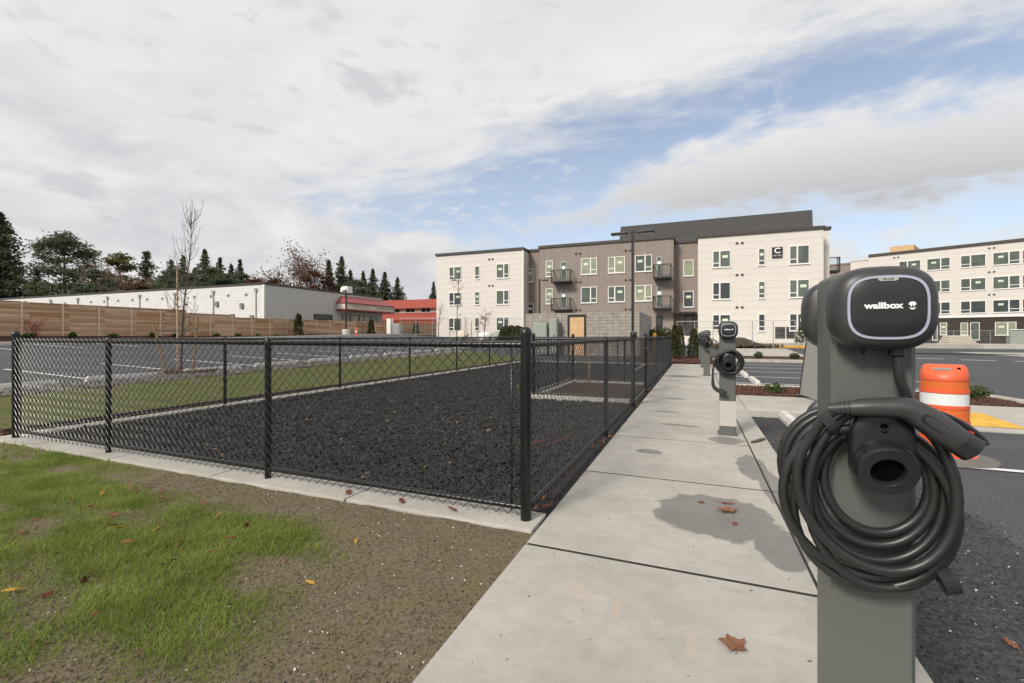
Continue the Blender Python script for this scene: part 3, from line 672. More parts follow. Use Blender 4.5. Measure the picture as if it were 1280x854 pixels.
def post(root, zt, pale_z=None):
    mb = MB(); h = .0925; c = .012
    poly = [(-h+c,0),(h-c,0),(h,c),(h,.172-c),(h-c,.172),(-h+c,.172),(-h,.172-c),(-h,c)]
    mb.prism(poly, .0, zt-.006); q = [(x*.93, .086+(y-.086)*.93) for x, y in poly]
    n = 8; b = len(mb.v); mb.v += [(x,y,zt-.006) for x,y in poly]+[(x,y,zt+.004) for x,y in q]
    mb.f += [tuple(b+n+i for i in range(n))]+[(b+i,b+(i+1)%n,b+n+(i+1)%n,b+n+i) for i in range(n)]; mb.m += [0]*(n+1)
    mb.build('pedestal_post', M['post'], root)
    mb = MB(); mb.cbox(-.115,.115,-.025,.197,.0,.012,.003)
    for sx in (-.1,.1):
        for sy in (-.012,.184): mb.cyl(sx, sy, .012, .026, .008, 6)
    mb.build('base_plate', M['post'], root)
    if pale_z: mb = MB(); mb.cbox(-h-.004,h+.004,-.004,.176,pale_z[0],pale_z[1],.003); mb.build('pale_band', M['lower_band'], root)  # paler, slightly wider box round the lower post
def coil_path(turns, per=40, a0=math.pi/2, sgn=1):
    pts = []; n = len(turns)
    for i in range((n-1)*per+1):
        s = i/per; k = min(int(s), n-2); t = s-k; t = t*t*(3-2*t)
        A, B = turns[k], turns[k+1]; q = [A[j]+(B[j]-A[j])*t for j in range(5)]; a = a0+sgn*2*math.pi*s
        pts.append(Vector((q[0]+math.cos(a)*q[2], q[4], q[1]+math.sin(a)*q[3])))
    return pts
# nearest station ------------------------------------------------------------
OX, OY = .436, 1.476
def loc6(cx, cy, yy):                # point of the nearest post's front, in metres from its base
    px, py = 960+cx/2.946, 470+cy/2.946
    X, z, d = onY(px, py, OY+yy); return Vector((X-OX, yy, z))
st = empty('charging_station', (OX, OY, 0), 'nearest charging post with large coiled black cable and white lettered charger', 'charging station', 'grey charging posts along the walk')
post(st, 1.412)
zc = 1.25+(420-386)/F0*1.17
w = wall_charger(st, zc); w.location.x = .0
wb = wall_charger(st, zc-.005, True); wb.location.x = -.012
hc = loc6(421, 262, -.09); holster(st, hc.x, hc.z)
holster(st, hc.x-.03, hc.z-.02, True)
turns = [(412,385,178,172,-.020),(405,392,205,205,-.034),(400,420,240,228,-.026),(425,450,262,262,-.052),(362,478,325,286,-.070),(402,500,298,290,-.046),(425,440,272,325,-.082),(398,402,300,258,-.094)]
T2 = []
for (cx, cy, rx, ry, y) in turns:
    l_, r_ = loc6(cx-rx, cy, y), loc6(cx+rx, cy, y); c = (l_+r_)/2; ex = (r_-l_).x/2; ez = (loc6(cx, cy-ry, y)-loc6(cx, cy+ry, y)).z/2
    T2.append((c.x, c.z, ex, ez, y))
cp = coil_path(T2, 40, math.pi*.5, -1)
lead0 = [loc6(480,-60,-.045), loc6(487,10,-.045), loc6(510,90,-.040), loc6(505,170,-.03)]
gun = [loc6(300,118,-.115), loc6(350,116,-.118), loc6(430,116,-.12), loc6(510,122,-.12), loc6(580,158,-.12), loc6(650,206,-.12), loc6(696,236,-.12)]
tail = [loc6(205,160,-.105), loc6(258,124,-.112)]
pts = catmull([loc6(482,-90,-.045)]+lead0[:3]+[cp[3]*1.0], 8)[:-1]+cp[3:-6]+catmull([cp[-7], tail[0], tail[1], gun[0]], 8)[1:]
mb = MB(); mb.tube(pts, .0121, 14); mb.build('charging_cable', M['rubber'], st, True)
connector(st, gun, [.020,.0238,.0258,.0295,.034,.0355,.033])
def strap(root, P0, P1, w, thick=.003, nm='cable_strap'):
    P0 = Vector(P0); P1 = Vector(P1); e = (P1-P0); mb = MB(); n = 16; R0 = e.length/2; c = (P0+P1)/2; e.normalize(); fr = Vector((0,-1,0)); side = e.cross(fr)
    vs = []; fs = []
    for i in range(n):
        a = 2*math.pi*i/n
        for rad in (1.0, 1.0-thick/R0):
            for sd in (-w/2, w/2): vs.append(c+e*(math.cos(a)*R0*rad)+fr*(math.sin(a)*.030*rad)+side*sd)
    for i in range(n):
        j = (i+1)%n; q = lambda k, m: k*4+m
        fs += [(q(i,0),q(i,1),q(j,1),q(j,0)),(q(i,2),q(j,2),q(j,3),q(i,3)),(q(i,0),q(j,0),q(j,2),q(i,2)),(q(i,1),q(i,3),q(j,3),q(j,1))]
    mb.add(vs, fs); return mb.build(nm, M['webbing'], root)
strap(st, loc6(198,140,-.10), loc6(250,205,-.10), .026)
strap(st, loc6(640,710,-.07), loc6(680,800,-.07), .030)
strap(st, loc6(560,690,-.045), loc6(600,720,-.045), .026)
# rear coil (seen past the left edge of the post)
cb = coil_path([(-.01,.85,.135,.15,.20),(-.015,.84,.152,.172,.215),(-.02,.84,.162,.185,.225),(-.015,.84,.15,.17,.235)], 36)
mb = MB(); mb.tube(cb, .0121, 10); mb.build('rear_cable', M['rubber'], st, True)
# second station -------------------------------------------------------------
s2 = empty('charging_station', (.373, 6.32, 0), 'second charging post from the camera with pale band near its foot and coiled cable', 'charging station', 'grey charging posts along the walk')
post(s2, 1.36, (.115, .43))
wall_charger(s2, 1.325); holster(s2, .0, .94)
cp = coil_path([(.0,.945,.085,.085,-.03),(.01,.935,.115,.115,-.05),(.01,.925,.14,.135,-.04),(-.005,.92,.15,.15,-.07),(.015,.915,.155,.15,-.055),(.02,.93,.15,.145,-.09),(.03,.93,.10,.14,-.105)], 32)
lead = catmull([cp[-1], Vector((-.06,-.09,1.03)), Vector((-.145,-.08,.95)), Vector((-.175,-.07,.80)), Vector((-.175,-.07,.70))], 8)
mb = MB(); mb.tube(cp+lead[1:], .0115, 10); mb.build('charging_cable', M['rubber'], s2, True)
connector(s2, [Vector((-.175,-.07,.69)), Vector((-.172,-.07,.64)), Vector((-.155,-.07,.60)), Vector((-.11,-.07,.565)), Vector((-.06,-.07,.54))], [.019,.022,.026,.028,.026])
# third station and its copies -------------------------------------------------
s3 = empty('charging_station', (.315, 15.45, 0), 'third charging post along the walk, bare down to its foot with loops hanging right', 'charging station', 'grey charging posts along the walk')
post(s3, 1.36); wall_charger(s3, 1.325); holster(s3, .0, 1.05)
cp = coil_path([(.0,1.05,.10,.10,-.03),(.0,1.05,.125,.12,-.05),(.0,1.05,.14,.14,-.06),(.02,1.04,.14,.14,-.03)], 26)
lead = catmull([cp[-1], Vector((.17,-.08,1.16)), Vector((.27,-.06,1.02)), Vector((.24,-.06,.86)), Vector((.30,-.05,.80)), Vector((.36,-.05,.98)), Vector((.25,-.05,1.1)), Vector((.1,-.05,1.12))], 6)
mb = MB(); mb.tube(cp+lead[1:], .012, 8); mb.build('charging_cable', M['rubber'], s3, True)
connector(s3, [Vector((-.06,-.07,.86)), Vector((-.03,-.07,.82)), Vector((.0,-.07,.80)), Vector((.03,-.07,.78))], [.019,.024,.028,.026])
for (x, y, lab) in ((.27, 19.6, 'fourth charging post along the walk, half hidden behind the third'), (.22, 24.2, 'farthest charging post at the end of the walk, showing left of the fourth')):
    o = copy_tree(s3); o.location = (x, y, 0); o['label'] = lab
# grey board standing behind the nearest post
b = empty('standing_board', (2.12, 10.35, 0), 'light grey upright board with black rubber edge and feet behind the nearest charging post', 'board')
mb = MB(); mb.add([(-.14,.55,.05),(.02,-.55,.05),(.10,-.45,1.25),(-.02,.45,1.25),(-.09,.60,.05),(.07,-.52,.05),(.15,-.42,1.25),(.03,.48,1.25)],[(0,1,2,3),(7,6,5,4),(0,4,5,1),(1,5,6,2),(2,6,7,3),(3,7,4,0)]); mb.build('board_panel', M['panel_grey'], b)
mb = MB(); mb.tube([(.03,-.56,.03),(.11,-.46,1.26)], .017, 8); mb.tube([(-.14,.56,.03),(-.02,.46,1.26)], .017, 8); mb.tube([(.11,-.46,1.26),(-.02,.46,1.26)], .017, 8); mb.build('edge_strip', M['plastic'], b)
for (x, y) in ((.04,-.5), (-.1,.5)): mb = MB(); mb.cbox(x-.12,x+.12,y-.1,y+.1,0,.05,.012); mb.build('foot', M['plastic'], b)
# ------------------------------------------------------------------ traffic drum, wheel stops
dr = empty('traffic_drum', (2.60, 6.60, -.13), 'orange traffic drum with white reflective band on the asphalt', 'traffic drum')
prof = [(.285,.05),(.285,.20),(.270,.205),(.270,.30)]
mb = MB(); mb.lathe(0,0,[(.275,.03),(.275,.06),(.207,.07),(.203,.88)],32); mb.build('drum_foot', M['orange'], dr, 'auto')
def band(z0, z1, r, m, nm): mb = MB(); mb.lathe(0,0,[(r-.02,z0),(r,z0+.004),(r,z1-.004),(r-.02,z1)],32); return mb.build(nm, m, dr, 'auto')
band(.07,.22,0.2116,M['orange_sheet'],'reflective_band'); band(.22,.26,0.2150,M['orange'],'body_section'); band(.26,.40,0.2116,M['orange_sheet'],'reflective_band')
band(.40,.44,0.2150,M['orange'],'body_section'); band(.44,.575,0.2090,M['orange_sheet'],'reflective_band'); band(.572,.612,0.2133,M['orange'],'body_section'); band(.61,.745,0.2064,M['white_sheet'],'reflective_band'); band(.742,.785,0.2116,M['orange'],'body_section'); band(.785,.885,0.2047,M['orange_sheet'],'reflective_band')
def orail(rx, ry, n_, z): return [(x*.86,y*.86,z) for x,y in superell(rx, ry, n_, 40)]
sh_ = rings_mesh([orail(.236,.236,2,.87), orail(.242,.242,2,.89), orail(.240,.232,2.1,.93), orail(.232,.19,2.3,.985), orail(.215,.12,2.8,1.035), orail(.195,.08,3.2,1.055), orail(.16,.05,3.2,1.06)]).build('shoulder', M['orange'], dr, True); sh_.rotation_euler.z = R(-22)
mb = MB(); mb.tube([(-.085,-.131,1.006),(.065,-.131,1.006)], .020, 12, True, .9); mb.build('handle_slot', M['grey_cab'], dr, rz=R(-22))
mb = MB(); mb.tube([(.12,-.095,1.022),(.12,-.112,1.010)], .016, 10); mb.build('lamp_hole', M['hole'], dr, rz=R(-22))  # black plug, the shade of a hole put in as colour
mb = MB(); mb.lathe(0,0,[(.44,.0),(.45,.012),(.44,.03),(.30,.045),(.27,.06)],40); mb.build('rubber_base', M['drum_base'], dr, 'auto')
def wheelstop():
    mb = MB(); w, L, h = .075, .91, .125
    prof = [(-w,0),(w,0),(w,.055),(w*.62,h),(-w*.62,h),(-w,.055)]
    vs = [(x,-L,z) for x,z in prof]+[(x*.98,-L-.0,z) for x,z in prof]; vs = []
    for (y, k) in ((-L,.75),(-L+.05,1),(L-.05,1),(L,.75)): vs += [(x*k, y, z*(k if z > .01 else 1)) for x, z in prof]
    fs = [tuple(range(5,-1,-1)), tuple(18+i for i in range(6))]
    for r in range(3): fs += [(r*6+i, r*6+(i+1)%6, (r+1)*6+(i+1)%6, (r+1)*6+i) for i in range(6)]
    mb.add(vs, fs); mb.cyl(0,-.6,h-.01,h+.004,.02,8); mb.cyl(0,.6,h-.01,h+.004,.02,8); return mb
ws = wheelstop().build('wheel_stop', M['stop'], loc=(1.36,8.0,-.13)); tag(ws, 'concrete wheel stop in the near stall just behind the coiled cable', 'wheel stop', 'concrete wheel stops')
for (x, y, lab) in ((1.60,15.1,'concrete wheel stop in the first stall beyond the mulch bed'),(1.55,17.7,'concrete wheel stop in the second stall beyond the mulch bed')):
    o = ws.copy(); COL.objects.link(o); o.location = (x, y, -.13); tag(o, lab)
for i in range(12):
    y = 5.1+2.37*(i-1); o = ws.copy(); COL.objects.link(o); o.location = (-14.25, y+.05, T(-14.25,y)+.0)
    tag(o, 'pale concrete wheel stop at the gravel edge beyond the dog run', 'wheel stop', 'wheel stops at the gravel edge')
# ------------------------------------------------------------------ vegetation generators
def leaf_tris(C, size, flat=0.5, jit=1):
    n = len(C); C = np.asarray(C); a = rng.normal(size=(n,3)); b = rng.normal(size=(n,3)); a[:,2] *= flat; b[:,2] *= flat
    a /= np.linalg.norm(a,axis=1)[:,None]; b -= a*(a*b).sum(1)[:,None]; b /= np.linalg.norm(b,axis=1)[:,None]
    s = size*rng.uniform(.6,1.4,(n,1)); return np.stack([C-a*s, C+a*s*.8+b*s*.2, C+b*s], 1)
def conifer(loc, h, Rr, label, m, droop=.25, dens=1.0, group=None, tip=.85, bare=.06, name='conifer'):
    root = empty(name, loc, label, 'tree', group); mb = MB(); mb.tube([(0,0,-.3),(0,0,h*.5),(0,0,h*.98)], [h*.018,h*.011,.02], 7); mb.build('trunk', M['bark'], root)
    C = []; lev = int(h*2.0*dens)+8; s = h*.017+.05
    for i in range(lev):
        t = bare+(1-bare)*(i+random.random()*.6)/lev; r = 1.5*Rr*(1-t)**tip*random.uniform(.55,1.12)+.05
        nb = max(4, int(5+4*(1-t))); a0 = random.random()*6.3
        for k in range(nb):
            a = a0+6.283*k/nb+random.gauss(0,.25); rr = r*random.uniform(.6,1.1); st_ = max(3, int(rr/(s*.75)))
            for q in range(st_):
                f = (q+.6)/st_
                for _ in range(3):
                    w = .16*rr*(1-f*.6)
                    C.append((math.cos(a)*rr*f+random.gauss(0,w*.8), math.sin(a)*rr*f+random.gauss(0,w), h*t-droop*rr*f**1.3+random.gauss(0,s*.45)))
    mb = MB(); mb.tris(leaf_tris(C, s, .45)); mb.build('crown', m, root); return root
def clump_tree(loc, h, Rr, label, m, ncl=40, per=110, z0=.3, top=1.0, size=.28, group=None, shape=None, name='pine_tree'):
    root = empty(name, loc, label, 'tree', group); mb = MB(); mb.tube([(0,0,-.3),(.1,0,h*.45),(0,.1,h*.9)], [h*.024,h*.016,.05], 7); C = []
    for i in range(ncl):
        t = random.random(); z = h*(z0+(top-z0)*t); prof = (math.sin(math.pi*min(1,.18+.80*t))**.7) if shape is None else shape(t)
        r = Rr*prof*math.sqrt(random.uniform(.12,1)); a = random.random()*6.283; c = np.array([math.cos(a)*r, math.sin(a)*r, z])
        mb.tube([(0,0,z-h*.08),tuple(c)], [.07,.03], 4); cr = Rr*random.uniform(.16,.30)
        C.append(c+rng.normal(size=(per,3))*np.array([cr,cr,cr*.42])*.62)
    mb.build('trunk', M['bark'], root); mb = MB(); mb.tris(leaf_tris(np.concatenate(C), size, .6)); mb.build('crown', m, root); return root
def twig_mb(mb, p, d, L, r, depth, spread=.5, up=.25, kids_=(2,4), ends=None, n=5):
    p = Vector(p); d = Vector(d).normalized(); q = p+d*L*.5+Vector((random.gauss(0,1),random.gauss(0,1),0))*L*.05; e = q+(d+Vector((0,0,up*.3))).normalized()*L*.5
    mb.tube([p,q,e], [r,r*.8,r*.6], n, False)
    if ends is not None and depth <= 1: ends.append(e)
    if depth == 0: return
    for _ in range(random.randint(*kids_)):
        nd = d+Vector((random.gauss(0,spread),random.gauss(0,spread),random.gauss(0,spread*.5)+up)); t = random.uniform(.35,1)
        twig_mb(mb, p.lerp(e, t), nd, L*random.uniform(.5,.8), r*.58, depth-1, spread, up, kids_, ends, max(3,n-1))
def bare_tree(loc, h, label, m, trunk_h=.3, depth=4, spread=.45, r=None, leaves=None, lsize=.2, nl=0, group=None, name='bare_tree', cat='tree', up=.3):
    root = empty(name, loc, label, cat, group); r = r or h*.02; mb = MB(); tk = MB(); tk.tube([(0,0,-.2),(0,0,h*trunk_h)], [r*1.2,r], 7); tk.build('trunk', m, root); ends = []
    for k in range(5): twig_mb(mb, (0,0,h*trunk_h*random.uniform(.8,1)), (random.gauss(0,spread*.7),random.gauss(0,spread*.7),1), h*(1-trunk_h)*random.uniform(.35,.48), r*.7, depth-1, spread, up, (2,4), ends)
    mb.build('branches', m, root)
    if nl and leaves:
        E_ = np.array([tuple(e) for e in ends]); idx = rng.integers(0, len(E_), nl); C = E_[idx]+rng.normal(size=(nl,3))*h*.035
        mb = MB(); mb.tris(leaf_tris(C, lsize, .8)); mb.build('crown', leaves, root)
    return root
def bush(loc, rx, rz, label, m, n=500, size=.05, group=None, name='shrub', cat='shrub'):
    root = empty(name, loc, label, cat, group); v = rng.normal(size=(n,3)); v /= np.linalg.norm(v,axis=1)[:,None]; v *= rng.uniform(.45,1.05,(n,1)); C = v*np.array([rx,rx,rz*.5])+np.array([0,0,rz*.5])
    mb = MB(); mb.tris(leaf_tris(C, size, .9)); mb.build('foliage', m, root); mb = MB()
    for i in range(5): mb.tube([(0,0,-.05),(random.gauss(0,rx*.4),random.gauss(0,rx*.4),rz*.7)], .008, 4)
    mb.build('stems', M['twig'], root); return root
def column(loc, r, h, label, m, n=1500, size=.07, group=None, name='arborvitae', cat='shrub'):
    root = empty(name, loc, label, cat, group); t = rng.random(n)**.8; a = rng.random(n)*6.283; rr = r*np.clip(1.12*(1-t)**.45,0,1)*(.55+.5*np.sqrt(rng.random(n)))*(1+.15*np.sin(5*a+9*t)); C = np.column_stack((np.cos(a)*rr,np.sin(a)*rr,t*h))
    V = leaf_tris(C, size, 1.6); mb = MB(); mb.tris(V); mb.build('foliage', m, root); mb = MB(); mb.tube([(0,0,-.05),(0,0,h*.9)], [.05,.01], 5); mb.build('stem', M['bark'], root); return root
def tree_at(px, d, z=None): p = ray(px, d); p.z = T(p.x, p.y)-.1 if z is None else z; return p
# background conifers and bare trees
def far(px, d, ytop, hw, fn, label, *a, **k):
    p = tree_at(px, d, .6); h = zat(ytop, d)-.6; return fn(p, h, hw*d/F0, label, *a, **k)
G = 'trees beyond the white warehouse'
far(1, 92, 266, 44, conifer, 'tallest dark fir at the left edge of the view', M['fir'], .32, 1.1, group=G, tip=.75)
far(80, 90, 293, 36, clump_tree, 'broad round headed pine right of the tallest fir', M['pine'], 95, 130, .26, 1.0, .30, group=G)
far(46, 84, 336, 22, conifer, 'low dark conifer between the tallest fir and the round pine', M['fir'], .2, 1.0, group=G, tip=.6)
far(112, 86, 352, 24, clump_tree, 'low dark evergreen at the right foot of the round pine', M['fir'], 18, 110, .1, 1, .3, group=G)
far(60, 82, 356, 26, clump_tree, 'low dark evergreen at the left foot of the round pine', M['pine'], 20, 110, .1, 1, .3, group=G)
far(96, 83, 358, 24, clump_tree, 'low dark evergreen directly below the round pine', M['pine'], 20, 110, .1, 1, .3, group=G)
far(148, 92, 319, 27, clump_tree, 'yellow green layered cedar right of the round pine', M['cedar'], 44, 100, .25, 1.0, .32, group=G, shape=lambda t: (1-t)**.5*.95+.1)
far(183, 95, 314, 15, conifer, 'sparse tiered conifer just right of the yellow green cedar', M['fir'], .05, .55, group=G, tip=.5, bare=.35)
for i, (px, yt, lab) in enumerate(((127,322,'bare pale twiggy tree behind the left of the yellow green cedar'),(165,345,'bare brown tree below the sparse tiered conifer'),(196,345,'bare brown tree right of the sparse tiered conifer'),(180,350,'bare brown tree in front of the sparse tiered conifer'),(315,338,'bare tan tree near the right corner of the warehouse roof'),(208,350,'bare brown tree left of the dark conifer trio'))):
    p = tree_at(px, 88, .6); bare_tree(p, zat(yt, 88)-.6, lab, M['twig_mass'], .12, 5, .38, .16, M['twig_mass'], .22, 1300, group=G, up=.5)
for (px, yt, hw, lab) in ((214,325,15,'dense dark conifer left of the staked sapling top'),(229,320,13,'dark conifer directly behind the staked sapling'),(256,313,15,'taller dark conifer right of the staked sapling top'),(244,335,14,'shorter dark conifer close behind the staked sapling'),(275,322,11,'slim conifer second from the right in the middle row'),(300,325,10,'slim conifer at the right end of the middle row'),(289,331,11,'slim conifer between the two right ones of the middle row'),(265,341,15,'short bushy conifer at the foot of the middle row')):
    far(px, 90, yt, hw*2.7, conifer, lab, M['fir'], .2, 1.0, group=G, tip=random.uniform(.85,1.05))
for (px, yt, hw, m_, lab) in ((205,348,26,'fir','low dark tree mass at the left of the middle conifer row'),(238,346,24,'fir','low dark tree mass below the staked sapling top'),(284,345,26,'fir','low dark tree mass below the slim conifers'),(318,347,22,'red_crown','low rusty shrub mass above the warehouse corner'),(340,348,18,'red_crown','low rusty shrub mass left of the large brownish tree'),(170,352,24,'red_crown','low rusty shrub mass below the sparse tiered conifer'),(140,354,22,'pine','low green tree mass below the yellow green cedar'),(118,338,20,'fir','mid height dark evergreen between the round pine and the yellow green cedar'),(222,338,24,'fir','mid height dark tree mass left of the staked sapling top'),(262,337,24,'fir','mid height dark tree mass right of the staked sapling top'),(303,343,22,'pine','mid height green tree mass at the right end of the middle row'),(447,352,22,'fir','low dark tree mass left of the four pointed firs')):
    far(px, 84, yt, hw, clump_tree, lab, M[m_], 34, 110, .25, 1, .26, group=G, name='bushy_tree')
p = tree_at(372, 86, .6); bare_tree(p, zat(300,86)-.6, 'large brownish tree keeping some dry leaves above the warehouse roof', M['twig_mass'], .2, 5, .42, .20, M['red_crown'], .22, 2300, G, up=.42)
p = tree_at(356, 84, .6); bare_tree(p, zat(328,84)-.6, 'smaller brownish tree left of the large one with dry leaves', M['twig_mass'], .2, 5, .42, .18, M['red_crown'], .22, 1900, G, up=.42)
far(389, 82, 338, 20, clump_tree, 'rusty brown leafy tree right of the large brownish one', M['red_crown'], 26, 110, .2, 1, .26, group=G, name='leafy_tree')
far(408, 82, 334, 12, clump_tree, 'second rusty brown tree against the two tall firs', M['red_crown'], 20, 100, .2, 1, .26, group=G, name='leafy_tree')
for (px, yt, hw, d, lab) in ((411,325,13,90,'dark fir behind the second rusty tree'),(427,321,13,90,'tallest fir of the pair over the red awning'),(438,338,14,88,'lower fir at the right of the pair over the red awning'),(454,340,13,128,'first of the four pointed firs left of the motel roof'),(466,337,13,130,'second of the four pointed firs left of the motel roof'),(481,340,13,128,'third of the four pointed firs left of the motel roof'),(497,347,13,128,'fourth of the four pointed firs, nearest the motel roof'),(542,353,9,130,'lone fir peeking past the left corner of the apartment building')):
    far(px, d, yt, hw*2.1, conifer, lab, M['fir'], .15, 1.1, group=G, tip=.95)
# staked sapling in the grass strip
tx, ty = -13.15, 8.35; p = tree_at(226, 14.0, None); p.z = T(p.x, p.y)+.03; tz = p.z
ht = zat(276, 14.0)-tz
st_ = empty('staked_sapling', p, 'tall bare sapling growing in the grass strip beyond the dog run', 'tree'); mb = MB(); br = MB()
trunk = catmull([(0,0,-.1),(.03,.02,ht*.2),(.08,.03,ht*.4),(.18,.06,ht*.6),(.26,.10,ht*.76),(.29,.12,ht*.9),(.26,.12,ht)], 6)
mb.tube(trunk, list(np.linspace(.032,.005,len(trunk))), 7); mb.build('trunk', M['bark'], st_, True)
for i in range(60):
    k = random.randint(6, len(trunk)-3); q = trunk[k]; a = random.random()*6.28; L = random.uniform(.5,1.25)*(1.25-.6*k/len(trunk)); o_ = Vector((math.cos(a),math.sin(a),0))
    tip = q+o_*L*.42+Vector((0,0,L*.9)); mid = q+o_*L*.30+Vector((0,0,L*.35)); br.tube(catmull([q,mid,tip],3), [.009,.008,.007,.006,.005,.004,.003], 4, False)
    for _ in range(2): r0 = mid.lerp(tip, random.random()); br.tube([r0, r0+Vector((random.gauss(0,.12),random.gauss(0,.12),.22))], [.004,.002], 3, False)
br.build('branches', M['twig'], st_); C = np.array([tuple(Vector((.05+random.gauss(0,.10),random.gauss(0,.10),2.0+random.gauss(0,.16)))) for _ in range(20)]); mb = MB(); mb.tris(leaf_tris(C,.06)); mb.build('leaf_cluster', M['leaf_brown'], st_)
def pole(name, px0, py0, px1, py1, d, r, m, label, group=None):
    a = ray(px0, d); a.z = zat(py0, d); b_ = ray(px1, d); b_.z = zat(py1, d); mb = MB(); v = b_-a; mb.tube([(0,0,0), v*.5, v], [r,r*.97,r*.9], 8); return tag(mb.build(name, m, loc=a), label, 'stake', group)
pole('tree_stake', 207,468,190,397,13.6,.028,M['stake'],'leaning brown lodgepole stake left of the bare sapling','stakes of the bare sapling')
pole('tree_stake', 241,467,247,396,13.4,.028,M['stake'],'leaning brown lodgepole stake right of the bare sapling','stakes of the bare sapling')
pole('tree_stake', 222,468,221.5,331,13.9,.026,M['bamboo'],'tall pale upright stake tied beside the bare sapling','stakes of the bare sapling')
a = ray(193,13.55); a.z = zat(413,13.55); c = ray(246.5,13.35); c.z = zat(411,13.35); mb = MB(); mb.tube([(0,0,0),(c-a)*.5+Vector((0,0,-.02)),c-a], .017, 6); tag(mb.build('tree_tie', M['dark_frame'], loc=a), 'black tie strap joining the two leaning stakes across the sapling', 'strap')
bb = MB(); 
for i in range(500):
    a_ = random.random()*6.3; q = .9*math.sqrt(random.random()); bb.tube([(math.cos(a_)*q,math.sin(a_)*q,.03),(math.cos(a_)*q+.05,math.sin(a_)*q+.03,.05)], .012, 3)
tag(bb.build('bark_ring', M['mulch_chip'], loc=(p.x+.3,p.y-.1,tz-.01)), kind='stuff')
# ------------------------------------------------------------------ wooden fence at the far left
FX = -36.0; y0f = 13.72
wf = empty('wooden_fence', (FX, 0, 0), 'long stepped cedar board fence behind the side parking lot', 'fence')
tops = []
for k in range(-12, 28):
    Y = y0f+1.83*k; top = 3.20 if k < 5 else (3.0 if k < 7 else 2.80+.012*(k-7)); base = 1.22-.002*k
    if k < 0: top = 3.23
    mb = MB(); mb.box(-.03, .0, Y+.05, Y+1.78, base, top-.03); mb.box(-.05,.03,Y+.05,Y+1.78,top-.03,top+.012); mb.build('fence_panel', M['cedar_board'], wf)
    mb = MB(); mb.cbox(-.06,.05,Y-.055,Y+.045,base-.3,top+.03,.008); mb.build('fence_post', M['cedar_post'], wf)
sheet('bank', -80, -36.6, -10, 80, 10, 20, .6, M['dirt'])
for i in range(17):
    Y = 12+2.05*i+random.gauss(0,.3); bush((-35.3+random.gauss(0,.1), Y, 1.13), random.uniform(.16,.30), random.uniform(.22,.40), 'low green shrub at the foot of the cedar board fence', M['shrub'], 200, .09, 'low shrubs along the cedar fence')
for (px, yt, lab) in ((373,393,'slim yellow green upright shrub left of the lot lamp'),(464,400,'slim green upright shrub right of the orange marker post'),(520,404,'slim green upright shrub near the apartment end of the cedar fence')):
    u = (px-640)/F0; d = -35.0/(-SN+u*CS); p = ray(px, d); p.z = zat(419, d)-.1; column(p, .38, zat(yt, d)-p.z, lab, M['thuja'], 420, .16)
p = ray(44, 26.3); p.z = 1.1; rs = empty('red_twig_shrub', p, 'small red twigged shrub in front of the cedar fence', 'shrub'); mb = MB()
for i in range(16): mb.tube(catmull([(0,0,0),(random.gauss(0,.15),random.gauss(0,.15),.5),(random.gauss(0,.28),random.gauss(0,.28),random.uniform(.8,1.25))],3), .012, 4)
mb.build('stems', M['redtwig'], rs)
# ------------------------------------------------------------------ warehouse
wx, wy, wt = -42.0, 34.5, 6.85
wh = empty('warehouse', (wx, wy, .6), 'long low white warehouse with grey side wall and red awning behind the cedar fence', 'warehouse'); b0 = .6
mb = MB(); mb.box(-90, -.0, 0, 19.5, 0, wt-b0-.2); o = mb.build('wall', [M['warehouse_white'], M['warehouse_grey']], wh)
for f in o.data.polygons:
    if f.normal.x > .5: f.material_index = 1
mb = MB(); mb.cbox(-90.1,.08,-.08,19.58,wt-b0-.2,wt-b0,.02); mb.build('roof_trim', M['cap'], wh)
mb = MB(); mb.box(-.12,.06,-.06,.12,0,wt-b0-.2); mb.build('corner_trim', M['white_frame'], wh)
for i in range(18):
    x = -2.6-2.75*i*(1+.004*i); mb = MB(); mb.cbox(x-.17,x+.17,-.06,.0,4.95,5.2,.01); mb.build('wall_vent', M['grey_cab'], wh)
for i in range(8):
    x = -1.1-6.6*i; mb = MB(); mb.cbox(x-.18,x+.18,-.18,0,5.35,5.7,.02); mb.cbox(x-.05,x+.05,-.11,-.02,0,5.35,.01); mb.build('downspout', M['steel'], wh)
for (x, z) in ((-3.2,3.6),(-1.7,2.3),(-4.6,2.5),(-7.1,3.9)): mb = MB(); mb.cbox(x-.22,x+.22,-.18,0,z,z+.55,.02); mb.build('utility_box', M['grey_cab'], wh)
for (x, y) in ((-2,14.5),(-3.2,15.6)): mb = MB(); mb.cbox(x-.5,x+.5,y-.5,y+.5,wt-b0,wt-b0+1.1,.04); mb.build('roof_unit', M['white_frame'], wh)
# openings in the grey wall
def wwin(y0, y1, z0, z1, m): 
    mb = MB(); mb.box(.0,.06,y0-.08,y1+.08,z0-.08,z1+.08); f = mb.build('window', M['dark_frame'], wh); mb = MB(); mb.box(.062,.075,y0,y1,z0,z1); mb.build('pane', m, f)
wwin(6.8,9.6,2.65,3.2,M['glass_dark'])
ya, yb = 10.3, 20.1
for (a, b_) in ((11.4,12.6),(12.9,14.3),(14.6,15.3),(15.5,16.4)): wwin(a, b_, .4, 3.3, M['glass_pale'])
wwin(16.9,18.4,.2,3.3,M['glass_dark'])
mb = MB(); mb.box(.082,1.6,ya,yb,4.04,4.83); aw = mb.build('awning_fascia', M['cream'], wh)
mb = MB(); mb.add([(.09,ya+.9,5.75),(.09,yb-.9,5.75),(1.75,yb+.1,4.83),(1.75,ya-.1,4.83),(.09,ya-.1,4.83),(.09,yb+.1,4.83)], [(0,3,2,1),(0,4,3),(1,2,5),(4,5,2,3)]); mb.build('awning_roof', M['awning_red'], aw)
